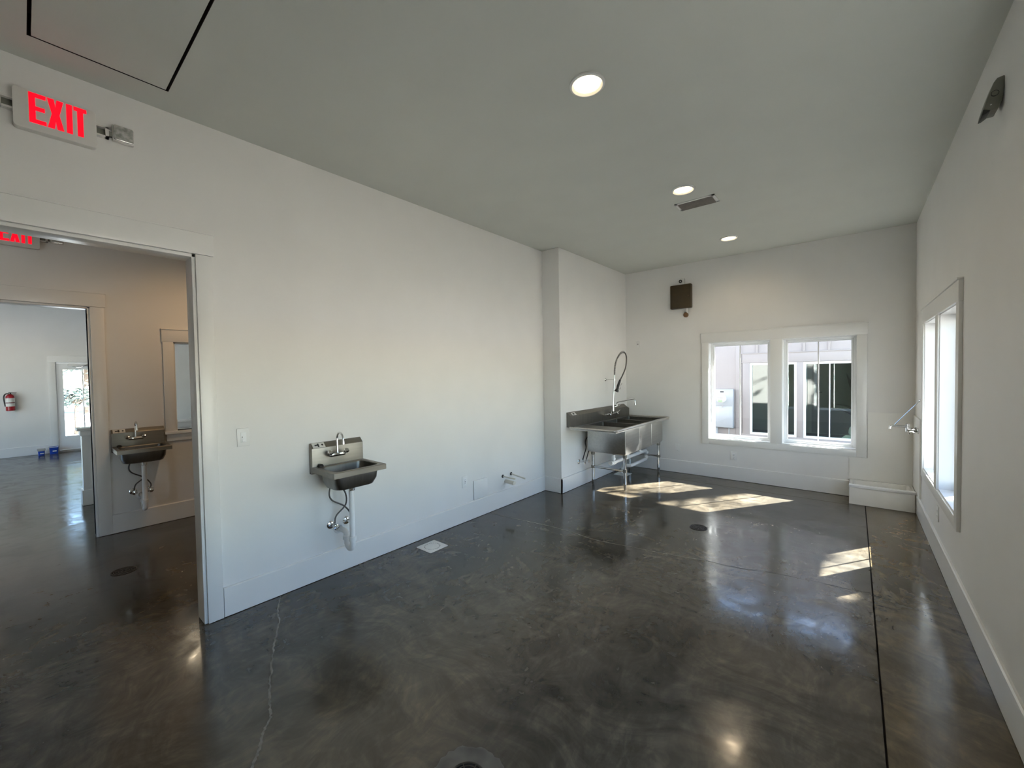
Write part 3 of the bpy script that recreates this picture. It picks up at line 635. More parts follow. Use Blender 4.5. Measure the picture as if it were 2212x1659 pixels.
# ================================================================== hand sink
def hand_sink(xw, yc, label, group):
    t = empty('hand_sink', (xw, yc, 0.0), label, 'sink', group)
    w = 0.200; zr = 0.851
    # backsplash with a sloping top
    MB().prism([(xw, 0.797), (xw, 1.020), (xw+0.010, 1.020), (xw+0.046, 0.985), (xw+0.046, zr-0.004), (xw+0.046, 0.806), (xw+0.035, 0.797)], 'y', yc-w, yc+w).build('backsplash', 'steel', t, bevel=0.003)
    # rim with apron and bowl
    cx, cy = xw+0.208, yc+0.0
    outer = [(xw+0.046, yc-w), (xw+0.368, yc-w), (xw+0.368, yc+w), (xw+0.046, yc+w)]
    def orect(x0, x1, y0, y1, z, n=4):      # square loop with the same vertex count as a rounded one
        q = rrect(x1-x0, y1-y0, 0.002, n); return [((x0+x1)/2+a, (y0+y1)/2+b, z) for a, b in q]
    def rr(cx, cy, w_, h_, r, z): return [(cx+a, cy+b, z) for a, b in rrect(w_, h_, r)]
    x0, x1, y0, y1 = xw+0.044, xw+0.368, yc-w, yc+w
    MB().loft([orect(x0+0.004, x1-0.003, y0+0.003, y1-0.003, 0.812), orect(x0, x1, y0, y1, 0.812), orect(x0, x1, y0, y1, zr-0.003), orect(x0+0.003, x1-0.003, y0+0.003, y1-0.003, zr), rr(cx, cy, 0.256, 0.338, 0.045, zr), rr(cx, cy, 0.246, 0.328, 0.042, zr-0.006)]).build('rim', 'steel', t)
    MB().loft([rr(cx, cy, 0.246, 0.328, 0.042, zr-0.006), rr(cx, cy, 0.236, 0.318, 0.05, zr-0.09), rr(cx, cy, 0.205, 0.285, 0.06, zr-0.132), rr(cx, cy, 0.12, 0.19, 0.05, zr-0.142), rr(cx, cy, 0.04, 0.04, 0.018, zr-0.146)], False, True).build('bowl', 'steel_d', t)
    MB().loft([rr(cx, cy, 0.252, 0.334, 0.042, zr-0.035), rr(cx, cy, 0.244, 0.326, 0.05, zr-0.095), rr(cx, cy, 0.212, 0.292, 0.06, zr-0.140), rr(cx, cy, 0.12, 0.19, 0.05, zr-0.151), rr(cx, cy, 0.04, 0.04, 0.018, zr-0.154)], False, True).build('bowl_shell', 'steel_d', t)
    MB().lathe([(0.022, 0), (0.020, 0.002), (0.004, 0.003)], (cx, cy, zr-0.1455), 'z', 16).build('drain_strainer', 'chrome', t)
    MB().lathe([(0.018, 0), (0.018, 0.012), (0.012, 0.018), (0.004, 0.02)], (xw+0.072, yc-0.150, zr), 'z', 16).build('drain_plug', 'rubber', t)
    # sticker on the sloping top
    def slope(u, s_):       # u along y, s_ 0..1 down the slope
        return (xw+0.010+0.036*s_+0.0009, yc+u, 1.020-0.035*s_+0.0009)
    st = MB().add([slope(-0.188, 0.05), slope(-0.098, 0.05), slope(-0.098, 0.98), slope(-0.188, 0.98)], [(0, 1, 2, 3)]).build('sticker', 'label', t, smooth=False)
    for (a, b, c, d) in ((-0.172, -0.150, 0.35, 0.6), (-0.152, -0.140, 0.2, 0.8), (-0.122, -0.110, 0.35, 0.65)):
        pts = [slope(a, c), slope(b, c), slope(b, d), slope(a, d)]
        MB().add([(p[0]+0.0006, p[1], p[2]+0.0006) for p in pts], [(0, 1, 2, 3)]).build('print', 'slot', st, smooth=False)
    # faucet
    fx, fy, fz = xw+0.046, yc-0.030, 0.928
    fa = MB().box(fx+0.022, fx+0.052, fy-0.060, fy+0.060, fz-0.016, fz+0.012).build('faucet', 'chrome', t, bevel=0.008)
    for s_ in (-1, 1):
        MB().tube([(fx-0.001, fy+s_*0.050, fz), (fx+0.037, fy+s_*0.050, fz)], 0.011, 12).build('inlet', 'chrome', fa)
    for s_ in (-1, 1):
        hx, hy, hz = fx+0.052, fy+s_*0.062, fz+0.010
        mb = MB().tube([(fx+0.030, hy, fz), (hx, hy, hz)], 0.011, 12)
        mb.lathe([(0.012, 0), (0.019, 0.006), (0.020, 0.018), (0.014, 0.026), (0.003, 0.028)], (hx-0.004, hy, hz), (0.75, 0, 0.65), 8)
        mb.build('handle', 'chrome', fa)
    bx_, bz = fx+0.038, fz+0.010
    pth = [(bx_, fy, bz), (bx_, fy, bz+0.02), (bx_, fy, 1.045)] + arc((bx_+0.045, fy, 1.045), 0.045, PI, 0.12, 12, (1, 0, 0), (0, 0, 1)) + [(bx_+0.093, fy, 1.026)]
    MB().tube(pth, [0.013, 0.0085] + [0.0075]*(len(pth)-2), 12).build('spout', 'chrome', fa)
    MB().tube([(bx_+0.0925, fy, 1.030), (bx_+0.094, fy, 1.008)], 0.0095, 12).build('aerator', 'chrome', fa)
    # waste
    px, py = cx, yc+0.006
    MB().lathe([(0.026, 0), (0.026, -0.030), (0.022, -0.034)], (px, py, zr-0.152), 'z', 16).build('drain_nut', 'chrome', t)
    wa = MB().tube([(px, py, 0.690), (px, py, 0.300)], 0.0195, 16).build('drain_pipe', 'pvc', t)
    MB().lathe([(0.026, 0), (0.026, 0.030), (0.021, 0.034)], (px, py, 0.292), 'z', 16).build('slip_nut', 'pvc', wa)
    r = 0.043
    tp = [(px, py, 0.300)] + arc((px-r, py, 0.268), r, 0, -PI, 14, (1, 0, 0), (0, 0, 1)) + [(px-2*r, py, 0.312)]
    tp += arc((px-2*r-0.028, py, 0.312), 0.028, 0, PI/2, 6, (1, 0, 0), (0, 0, 1)) + [(xw+0.002, py, 0.340)]
    MB().tube(tp, 0.0195, 16).build('trap', 'pvc', wa)
    MB().lathe([(0.027, 0), (0.027, 0.026), (0.022, 0.03)], (px-2*r, py, 0.285), 'z', 16).build('slip_nut', 'pvc', wa)
    MB().lathe([(0.042, 0), (0.042, 0.003), (0.026, 0.012)], (xw+0.001, py, 0.340), 'x', 20, False).build('wall_flange', 'pvc', wa)
    # supplies
    for k, (vy, hp) in enumerate(((-0.055, [(0.062, -0.055, 0.40), (0.062, -0.040, 0.46), (0.072, 0.030, 0.53), (0.065, 0.032, 0.62), (0.05, -0.02, 0.70), (0.035, -0.085, 0.77), (0.030, -0.090, 0.81)]),
                                  (0.070, [(0.062, 0.070, 0.40), (0.062, 0.070, 0.45), (0.066, 0.020, 0.52), (0.06, -0.070, 0.585), (0.055, -0.085, 0.65), (0.04, -0.045, 0.74), (0.030, -0.010, 0.81)]))):
        va = MB().lathe([(0.030, 0), (0.030, 0.003), (0.018, 0.010), (0.010, 0.011)], (xw+0.001, yc+vy, 0.382), 'x', 20, False).build('shutoff_valve', 'chrome', t)
        MB().tube([(xw+0.008, yc+vy, 0.382), (xw+0.080, yc+vy, 0.382)], 0.0095, 12).tube([(xw+0.062, yc+vy, 0.375), (xw+0.062, yc+vy, 0.408)], 0.009, 12).build('valve_body', 'chrome', va)
        MB().lathe([(0.006, 0), (0.021, 0.004), (0.021, 0.012), (0.006, 0.016)], (xw+0.080, yc+vy, 0.382), 'x', 10).build('valve_handle', 'chrome', va)
        MB().tube(smooth_path([(xw+a, yc+b, c) for a, b, c in hp], 6), 0.0058, 8).build('supply_hose', 'hose', t)
    return t
hs = hand_sink(XL, 1.523, 'stainless hand sink on the long left wall, daylit', 'wall-hung stainless hand sinks')
hs2 = copy_tree(hs, None, (X2-XL, 0.737-1.523, 0.0))
hs2['label'] = 'stainless hand sink in the dim corridor beside the pass-through'

# ================================================================== three-bowl sink
t = empty('three_bowl_sink', (XB, 5.28, 0.0), 'long stainless three-bowl sink with spring spray tap in the far corner', 'sink')
SZr = 0.822; sx0, sx1, sy0, sy1 = XB, -2.110, 4.385, 6.165
# backsplash with sloping top and chamfered right end
def bs_loop(y, zt): return [(XB+0.001, y, SZr-0.01), (XB+0.001, y, zt), (XB+0.012, y, zt), (XB+0.058, y, min(zt, 0.958)), (XB+0.058, y, SZr-0.01)]
MB().loft([bs_loop(4.400, 1.000), bs_loop(6.06, 1.000), bs_loop(6.155, 0.93)], True, True).build('backsplash', 'steel_d', t, smooth=False)
bst = [o for o in D.objects if o.name.startswith('backsplash') and o.parent == t][0]
def slope2(y, s_): return (XB+0.012+0.046*s_+0.001, y, 1.000-0.042*s_+0.001)
MB().add([slope2(4.46, 0.2), slope2(4.56, 0.2), slope2(4.56, 0.95), slope2(4.46, 0.95)], [(0, 1, 2, 3)]).build('sticker', 'label', bst, smooth=False)
MB().add([tuple(a+0.0006 for a in slope2(4.485, 0.4)), tuple(a+0.0006 for a in slope2(4.525, 0.4)), tuple(a+0.0006 for a in slope2(4.525, 0.75)), tuple(a+0.0006 for a in slope2(4.485, 0.75))], [(0, 1, 2, 3)]).build('print', 'slot', bst, smooth=False)
# deck with three openings, left drainboard
by = [(4.785, 5.190), (5.215, 5.620), (5.645, 6.050)]; bx0, bx1 = -2.690, -2.185
dk = MB(); zt, zb = 0.808, 0.802
dk.box(XB+0.058, bx0, sy0, sy1, zb, zt).box(bx1, sx1, sy0, sy1, zb, zt)
yy = sy0
for a, b in by: dk.box(bx0, bx1, yy, a, zb, zt); yy = b
dk.box(bx0, bx1, yy, sy1, zb, zt).build('deck', 'steel', t, smooth=False)
rm = MB()
rm.tube([(XB+0.058, sy0, 0.812), (sx1-0.02, sy0, 0.812), (sx1, sy0+0.02, 0.812), (sx1, sy1-0.02, 0.812), (sx1-0.02, sy1, 0.812), (XB+0.058, sy1, 0.812)], 0.0145, 12)
rm.box(XB+0.058, sx1-0.004, sy0, sy0+0.004, 0.786, 0.812).box(sx1-0.004, sx1, sy0, sy1, 0.786, 0.812)
rm.build('rolled_rim', 'steel_l', t)
for a, b in by:
    lo = lambda x0, x1, y0, y1, r, z: [((x0+x1)/2+p, (y0+y1)/2+q, z) for p, q in rrect(x1-x0, y1-y0, r)]
    mb = MB().loft([lo(bx0, bx1, a, b, 0.018, zt), lo(bx0+0.003, bx1-0.003, a+0.003, b-0.003, 0.02, 0.50), lo(bx0+0.02, bx1-0.02, a+0.02, b-0.02, 0.03, 0.475), lo((bx0+bx1)/2-0.045, (bx0+bx1)/2+0.045, (a+b)/2-0.045, (a+b)/2+0.045, 0.04, 0.468)], False, True)
    o = mb.build('bowl', 'steel_d', t)
    MB().loft([lo(bx0-0.018, bx1+0.016, a-0.009, b+0.009, 0.012, zb), lo(bx0-0.018, bx1+0.016, a-0.009, b+0.009, 0.012, 0.478), lo(bx0-0.006, bx1+0.004, a+0.003, b-0.003, 0.02, 0.458)], False, True).build('bowl_shell', 'steel_l', o)
    MB().lathe([(0.044, 0), (0.040, 0.003), (0.01, 0.001)], ((bx0+bx1)/2, (a+b)/2, 0.469), 'z', 20).build('strainer', 'chrome', o)
    MB().lathe([(0.030, 0), (0.030, -0.05), (0.024, -0.055)], ((bx0+bx1)/2, (a+b)/2, 0.460), 'z', 16).build('drain_nut', 'chrome', o)
for a, b in ((5.199, 5.206), (5.629, 5.636)):
    MB().box(bx1+0.004, bx1+0.010, a-0.004, b+0.004, 0.47, zb).build('seam_strip', 'steel_l', t, smooth=False)
# legs and side braces
LXs, LYs = (-2.221, -2.672), (4.862, 6.030)
for lx in LXs:
    for ly in LYs:
        lg = MB().tube([(lx, ly, 0.462), (lx, ly, 0.075)], 0.0205, 16).build('leg', 'chrome', t)
        MB().lathe([(0.026, 0), (0.026, -0.055), (0.021, -0.062)], (lx, ly, 0.468), 'z', 16).build('leg_socket', 'steel', lg)
        MB().lathe([(0.0185, 0.080), (0.0185, 0.045), (0.016, 0.02), (0.011, 0.0)], (lx, ly, 0.0), 'z', 16).build('foot', 'steel', lg)
        MB().lathe([(0.026, -0.02), (0.026, 0.02)], (lx, ly, 0.245), 'z', 16).build('brace_collar', 'steel', lg)
for ly in LYs: MB().tube([(LXs[0], ly, 0.245), (LXs[1], ly, 0.245)], 0.0125, 12).build('brace', 'chrome', t)
# waste pipes
wx = (bx0+bx1)/2
wm = MB()
for a, b in by: wm.tube([(wx, (a+b)/2, 0.410), (wx, (a+b)/2, 0.303)], 0.024, 14)
wm.tube([(wx, 4.930, 0.308), (wx, 6.060, 0.296)], 0.0245, 14)
wp = wm.build('waste_manifold', 'pvc', t)
for a, b in by:
    c = (a+b)/2
    MB().lathe([(0.031, -0.035), (0.031, 0.035)], (wx, c, 0.305), 'y', 16).lathe([(0.030, 0), (0.030, 0.026)], (wx, c, 0.345), 'z', 16).build('tee_fitting', 'pvc', wp)
MB().lathe([(0.030, 0), (0.030, 0.03), (0.02, 0.034)], (wx, 4.928, 0.308), '-y', 16).build('cleanout_cap', 'pvc', wp)
lp = [(wx, 6.055, 0.296), (wx, 6.088, 0.288), (wx, 6.100, 0.262), (wx, 6.102, 0.20), (wx, 6.096, 0.175), (wx, 6.070, 0.165), (wx, 5.60, 0.160), (wx-0.012, 5.56, 0.158), (wx-0.05, 5.55, 0.152), (wx-0.125, 5.57, 0.140), (wx-0.150, 5.585, 0.118), (wx-0.155, 5.59, 0.03)]
MB().tube(lp, 0.0245, 14).build('waste_pipe', 'pvc', t)
for zz in (0.268, 0.198): MB().lathe([(0.031, -0.014), (0.031, 0.014)], (wx, 6.101, zz), 'z', 16).build('elbow_fitting', 'pvc', t)
# supply stops on the wall
for k, vy in enumerate((4.690, 4.790)):
    va = MB().lathe([(0.030, 0), (0.030, 0.003), (0.018, 0.010), (0.010, 0.011)], (XB+0.001, vy, 0.325), 'x', 20, False).build('shutoff_valve', 'chrome', t)
    MB().tube([(XB+0.008, vy, 0.325), (XB+0.080, vy, 0.325)], 0.0095, 12).tube([(XB+0.06, vy, 0.32), (XB+0.06, vy, 0.352)], 0.009, 12).build('valve_body', 'chrome', va)
    MB().lathe([(0.006, 0), (0.022, 0.004), (0.022, 0.012), (0.006, 0.016)], (XB+0.080, vy, 0.325), 'x', 10).build('valve_handle', 'chrome', va)
    MB().tube(smooth_path([(XB+0.06, vy, 0.35), (XB+0.065, vy+0.03, 0.42), (XB+0.06, vy+0.09, 0.50), (XB+0.045, vy+0.13, 0.62), (XB+0.03, 5.24+0.2*k, 0.79)], 6), 0.0065, 8).build('supply_hose', 'rubber', t)
# tap: mixing body, spray riser, spring hose, swing spout
fx = XB+0.058; fyc = 5.395; fz = 0.895
fa = MB().tube([(fx+0.055, fyc-0.115, fz), (fx+0.055, fyc+0.115, fz)], 0.019, 14).build('tap', 'chrome', t)
for s_ in (-1, 1):
    MB().tube([(fx-0.001, fyc+s_*0.1, fz), (fx+0.055, fyc+s_*0.1, fz)], 0.014, 12).build('inlet', 'chrome', fa)
for s_ in (-1, 1):
    mb = MB().tube([(fx+0.055, fyc+s_*0.112, fz), (fx+0.100, fyc+s_*0.112, fz+0.012)], 0.015, 12)
    mb.lathe([(0.013, 0), (0.021, 0.005), (0.021, 0.018), (0.005, 0.024)], (fx+0.098, fyc+s_*0.112, fz+0.010), (0.85, 0, 0.5), 10)
    mb.tube([(fx+0.108, fyc+s_*0.112, fz+0.02), (fx+0.125, fyc+s_*0.165, fz+0.055)], [0.007, 0.005], 8)
    mb.build('handle', 'chrome', fa)
rx, ry = -2.650, 5.425
MB().tube([(fx+0.055, fyc+0.02, fz), (fx+0.065, fyc+0.03, fz+0.035), (rx, ry, 0.965)], 0.016, 12).tube([(rx, ry, 0.94), (rx, ry, 1.03)], 0.017, 12).build('riser_base', 'chrome', fa)
MB().tube([(rx, ry, 1.0), (-2.645, 5.475, 1.47)], 0.0085, 12).build('riser', 'chrome', fa)
MB().tube([(XB+0.001, 5.468, 1.393), (-2.645, 5.467, 1.393)], 0.006, 10).lathe([(0.022, 0), (0.022, 0.004), (0.010, 0.014)], (XB+0.001, 5.468, 1.393), 'x', 16, False).lathe([(0.014, -0.012), (0.014, 0.012)], (-2.645, 5.467, 1.393), 'z', 14).build('wall_bracket', 'chrome', fa)
hp = [(-2.645, 5.475, 1.46), (-2.642, 5.478, 1.55), (-2.622, 5.482, 1.66), (-2.570, 5.486, 1.755), (-2.520, 5.488, 1.785), (-2.480, 5.488, 1.755), (-2.466, 5.486, 1.68), (-2.480, 5.482, 1.56), (-2.525, 5.476, 1.45), (-2.560, 5.472, 1.385)]
H_ = smooth_path(hp, 10)
MB().tube(H_, 0.0095, 10).build('spray_hose', 'hose', fa)
# spring round the rising half of the hose
sp = []; n_up = 44; turns = 22
P_ = H_[:n_up+1]
for i in range(n_up*8):
    q = i/8; k = int(q); fr_ = q-k; c = P_[k].lerp(P_[k+1], fr_); tt = (P_[k+1]-P_[k]).normalized()
    uu = Vector((0, 1, 0)); uu = (uu-tt*uu.dot(tt)).normalized(); ww = tt.cross(uu); an = 2*PI*turns*q/n_up
    sp.append(c + (uu*math.cos(an)+ww*math.sin(an))*0.0155)
MB().tube(sp, 0.0032, 5).build('spring', 'chrome', fa)
MB().tube([(-2.557, 5.472, 1.392), (-2.590, 5.468, 1.300), (-2.598, 5.467, 1.265)], [0.014, 0.019, 0.018], 12).build('spray_grip', 'rubber', fa)
MB().tube([(-2.596, 5.467, 1.270), (-2.606, 5.466, 1.240), (-2.614, 5.465, 1.222)], [0.014, 0.027, 0.030], 14).build('spray_head', 'rubber', fa)
MB().tube(smooth_path([(-2.590, 5.467, 1.275), (-2.563, 5.467, 1.255), (-2.548, 5.467, 1.285), (-2.545, 5.467, 1.315), (-2.528, 5.467, 1.345)], 4), 0.0048, 8).build('spray_lever', 'chrome', fa)
MB().tube(smooth_path([(rx, ry, 1.0), (rx+0.03, ry+0.03, 1.005), (-2.612, 5.47, 1.02), (-2.612, 5.47, 1.050), (-2.595, 5.47, 1.070), (-2.50, 5.47, 1.092), (-2.375, 5.47, 1.122), (-2.345, 5.47, 1.112), (-2.336, 5.47, 1.060)], 5), 0.0085, 12).build('swing_spout', 'chrome', fa)
MB().tube([(-2.337, 5.47, 1.066), (-2.334, 5.47, 1.038)], 0.011, 12).build('aerator', 'chrome', fa)
MB().tube([(rx+0.01, ry+0.005, 0.985), (rx+0.075, ry+0.10, 1.030)], [0.006, 0.004], 8).build('lever', 'chrome', fa)

# floor sink under the waste pipe
fs = empty('floor_sink', (-2.60, 5.625, 0.0), 'white square floor sink under the three-bowl sink', 'floor sink')
mb = MB(); a, b, c, d = -2.70, -2.505, 5.525, 5.725
mb.box(a, b, c, c+0.03, -0.02, 0.003).box(a, b, d-0.03, d, -0.02, 0.003).box(a, a+0.03, c+0.03, d-0.03, -0.02, 0.003).box(b-0.03, b, c+0.03, d-0.03, -0.02, 0.003)
mb.build('rim', 'enamel', fs, smooth=False)
MB().box(a+0.03, b-0.03, c+0.03, d-0.03, 0.0003, 0.0015).build('basin', 'enamel', fs, smooth=False)

# ================================================================== mop corner
mx0, mx1, my0, my1, mz = -0.034, XR-0.0165, 5.842, YF-0.0145, 0.212
ms = empty('mop_sink', ((mx0+mx1)/2, (my0+my1)/2, 0.0), 'low white mop basin on the floor in the right corner', 'mop sink')
def lo4(x0, x1, y0, y1, r, z): return [((x0+x1)/2+p, (y0+y1)/2+q, z) for p, q in rrect(x1-x0, y1-y0, r)]
MB().loft([lo4(mx0, mx1, my0, my1, 0.008, 0.002), lo4(mx0, mx1, my0, my1, 0.008, mz-0.008), lo4(mx0+0.005, mx1-0.005, my0+0.005, my1-0.005, 0.008, mz),
           lo4(mx0+0.030, mx1-0.030, my0+0.030, my1-0.030, 0.02, mz), lo4(mx0+0.035, mx1-0.035, my0+0.035, my1-0.035, 0.02, mz-0.006),
           lo4(mx0+0.05, mx1-0.05, my0+0.05, my1-0.05, 0.03, 0.05), lo4((mx0+mx1)/2-0.03, (mx0+mx1)/2+0.03, (my0+my1)/2-0.03, (my0+my1)/2+0.03, 0.02, 0.04)], True, True).build('basin', 'enamel', ms)
MB().prism([(my0-0.007, mz-0.022), (my0-0.001, mz-0.022), (my0+0.004, mz+0.004), (my0+0.026, mz+0.004), (my0+0.026, mz+0.008), (my0, mz+0.008), (my0-0.007, mz)], 'x', mx0, mx1).build('front_guard', 'vinyl', ms, smooth=False)
MB().lathe([(0.04, 0), (0.038, 0.003), (0.005, 0.002)], ((mx0+mx1)/2, (my0+my1)/2, 0.041), 'z', 20).build('drain_strainer', 'chrome', ms)
# splash panels: one cut round the window casing, one on the right wall
WC = WX1+0.085+0.008
MB().prism([(-0.036, mz), (XR-0.012, mz), (XR-0.012, 0.995), (WC+0.004, 0.995), (WC+0.004, WZ0-0.080), (-0.036, WZ0-0.080)], 'y', YF-0.013, YF-0.0005).build('splash_panel', 'frp', None, smooth=False, label='white splash panel on the end wall behind the mop basin', cat='wall panel', group='splash panels round the mop basin')
MB().box(XR-0.015, XR-0.0005, 5.60, YF-0.013, mz, 0.985).build('splash_panel', 'frp', None, smooth=False, label='white splash panel on the right wall beside the mop basin', cat='wall panel', group='splash panels round the mop basin')
sf = empty('service_tap', (XR, 5.75, 0.865), 'chrome service tap with a sloping brace over the mop basin', 'tap')
wxp = XR-0.016; ty = 5.76
for dy in (-0.08, 0.08):
    MB().lathe([(0.026, 0), (0.026, 0.006), (0.016, 0.012), (0.014, 0.04)], (wxp, ty+dy, 0.868), '-x', 16).build('flange', 'chrome', sf)
MB().tube([(wxp-0.036, ty-0.085, 0.868), (wxp-0.036, ty+0.085, 0.868)], 0.018, 14).tube([(wxp-0.036, ty, 0.868), (wxp-0.075, ty, 0.875)], 0.017, 12).tube([(wxp-0.074, ty, 0.848), (wxp-0.074, ty, 0.905)], 0.0155, 12).build('tap_body', 'chrome', sf)
for dy in (-0.085, 0.085):
    MB().tube([(wxp-0.036, ty+dy, 0.868), (wxp-0.068, ty+dy, 0.858)], 0.012, 12).tube([(wxp-0.066, ty+dy, 0.862), (wxp-0.076, ty+dy*1.3, 0.828)], [0.008, 0.006], 8).build('handle', 'chrome', sf)
MB().lathe([(0.010, 0), (0.018, 0.006), (0.018, 0.022), (0.012, 0.028), (0.004, 0.030)], (wxp-0.074, ty, 0.902), 'z', 14).build('vacuum_breaker', 'chrome', sf)
MB().tube([(wxp-0.074, ty, 0.902), (0.315, ty, 0.902), (0.297, ty, 0.896), (0.292, ty, 0.868)], [0.011, 0.010, 0.011, 0.012], 12).build('spout', 'chrome', sf)
MB().tube([(0.328, ty, 0.912), (XR-0.002, ty+0.005, 1.165)], 0.0042, 8).lathe([(0.016, 0), (0.016, 0.004), (0.006, 0.010)], (XR-0.0005, ty+0.005, 1.165), '-x', 14, False).build('brace', 'chrome', sf)

# ================================================================== floor drains
def floor_drain(x, y, r, label, patch=False):
    t = empty('floor_drain', (x, y, 0), label, 'floor drain', 'round floor drains')
    MB().lathe([(r*0.93, 0.0004), (r*0.93, 0.0012), (r*0.1, 0.0012)], (x, y, 0), 'z', 32).build('well', 'joint', t)
    MB().lathe([(r*0.90, 0.0005), (r*0.90, 0.003), (r*0.94, 0.004), (r*0.99, 0.004), (r, 0.0005)], (x, y, 0), 'z', 40, False).build('ring', 'grate', t)
    mb = MB()
    for rr_ in (0.22, 0.42, 0.60, 0.77):
        mb.lathe([(r*(rr_-0.028), 0.0014), (r*(rr_-0.028), 0.003), (r*(rr_+0.028), 0.003), (r*(rr_+0.028), 0.0014)], (x, y, 0), 'z', 32, False)
    for k in range(8):
        a = k*PI/4+0.2; c, s = math.cos(a), math.sin(a); n_ = Vector((-s, c, 0))*r*0.028
        p0 = Vector((x+c*r*0.12, y+s*r*0.12, 0)); p1 = Vector((x+c*r*0.91, y+s*r*0.91, 0))
        vs = []
        for zz in (0.0014, 0.0034): vs += [(p0+n_)+Vector((0, 0, zz)), (p0-n_)+Vector((0, 0, zz)), (p1-n_)+Vector((0, 0, zz)), (p1+n_)+Vector((0, 0, zz))]
        mb.add(vs, [(0, 1, 2, 3), (4, 5, 6, 7), (0, 1, 5, 4), (1, 2, 6, 5), (2, 3, 7, 6), (3, 0, 4, 7)])
    mb.build('grate', 'grate', t)
    if patch:
        rnd = random.Random(5); vs = []; fs = []; n = 48
        for k in range(n):
            a = 2*PI*k/n; ro = r*(1.95+rnd.uniform(-0.10, 0.10))
            vs += [(x+r*math.cos(a), y+r*math.sin(a), 0.0006), (x+ro*math.cos(a), y+ro*math.sin(a), 0.0003)]
            j = (k+1) % n; fs.append((2*k, 2*k+1, 2*j+1, 2*j))
        MB().add(vs, fs).build('concrete_collar', 'patch', t, smooth=False)
    return t
floor_drain(-1.135, 4.112, 0.078, 'round dark floor drain before the sunlit patch', False)
floor_drain(-4.412, 0.468, 0.078, 'round dark floor drain in the corridor beyond the doorway', False)
floor_drain(-1.096, 1.010, 0.073, 'round floor drain with a pale patched collar at the bottom edge', True)

co = empty('cleanout_cover', (-2.83, 2.26, 0), 'white square floor cover with a ring of dark marks near the left wall', 'floor cover')
MB().prism([(-2.83+a, 2.26+b) for a, b in rrect(0.195, 0.200, 0.012)], 'z', 0.0004, 0.004).build('plate', 'enamel', co, bevel=0.001)
for k in range(22):
    a = 2*PI*k/22
    c_, s_ = math.cos(a), math.sin(a); w = 0.0045 if k % 3 else 0.008
    q = Vector((-2.83+0.066*c_, 2.26+0.066*s_, 0.0044)); tn = Vector((-s_, c_, 0))*w; nr = Vector((c_, s_, 0))*0.003
    MB().add([q-tn-nr, q+tn-nr, q+tn+nr, q-tn+nr], [(0, 1, 2, 3)]).build('mark', 'slot', co, smooth=False)

# ================================================================== hall things
fe = empty('fire_extinguisher', (XH, -0.165, 0.93), 'red fire extinguisher with a black hose hanging on the hall wall', 'fire extinguisher')
ex, ey = XH+0.085, -0.165
ck = MB().lathe([(0.052, 0.935), (0.060, 0.945), (0.060, 1.195), (0.052, 1.230), (0.028, 1.252), (0.018, 1.258)], (ex, ey, 0), 'z', 24).build('cylinder', 'fire', fe)
MB().lathe([(0.0607, 1.02), (0.0607, 1.085)], (ex, ey, 0), 'z', 24, False).build('label_band', 'label', ck)
MB().lathe([(0.0607, 1.10), (0.0607, 1.185)], (ex, ey, 0), 'z', 24, False).build('label_band', 'label', ck)
MB().lathe([(0.061, 1.088), (0.061, 1.096)], (ex, ey, 0), 'z', 24, False).build('strap', 'black', ck)
MB().tube([(ex, ey, 1.25), (ex, ey, 1.285)], 0.017, 12).build('valve', 'black', fe)
MB().box(ex-0.012, ex+0.012, ey-0.02, ey+0.085, 1.287, 1.297).box(ex-0.010, ex+0.010, ey-0.01, ey+0.080, 1.262, 1.270).build('lever', 'black', fe, bevel=0.002)
MB().tube(smooth_path([(ex, ey-0.01, 1.27), (ex, ey-0.055, 1.265), (ex+0.01, ey-0.078, 1.20), (ex+0.01, ey-0.070, 1.08), (ex+0.01, ey-0.062, 1.02)], 5), 0.010, 10).build('hose', 'black', fe)
MB().box(XH+0.0005, XH+0.03, ey-0.02, ey+0.02, 1.10, 1.26).build('wall_bracket', 'slot', fe, smooth=False)
def tub(x, y, w, d, h, m2, label, lid):
    t = empty('storage_tub', (x, y, 0), label, 'tub', 'blue tubs by the hall door')
    o = lo4
    MB().loft([o(x-d/2*0.88, x+d/2*0.88, y-w/2*0.88, y+w/2*0.88, 0.012, 0.0015), o(x-d/2, x+d/2, y-w/2, y+w/2, 0.014, h), o(x-d/2+0.004, x+d/2-0.004, y-w/2+0.004, y+w/2-0.004, 0.012, h), o(x-d/2*0.86, x+d/2*0.86, y-w/2*0.86, y+w/2*0.86, 0.012, 0.012)], True, True).build('tub_body', 'blue', t)
    MB().loft([o(x-d/2-0.004, x+d/2+0.004, y-w/2-0.004, y+w/2+0.004, 0.014, h-0.010), o(x-d/2-0.004, x+d/2+0.004, y-w/2-0.004, y+w/2+0.004, 0.014, h+0.003)]).build('rim', m2, t)
    MB().box(x+d/2-0.004, x+d/2+0.0006, y-0.02, y+0.035, h*0.35, h*0.5).build('print', 'label', t, smooth=False)
    if lid: MB().box(x-d/2, x+d/2, y-w/2-0.01, y+w/2+0.01, h+0.004, h+0.035).build('folded_top', 'tubgrey', t, bevel=0.004)
    return t
tub(-12.70, 0.376, 0.130, 0.13, 0.150, 'label', 'taller blue tub right beside the hall door frame', False)
tub(-12.66, 0.205, 0.095, 0.11, 0.100, 'tubgrey', 'shorter blue tub with a pale top, left of the taller one', True)

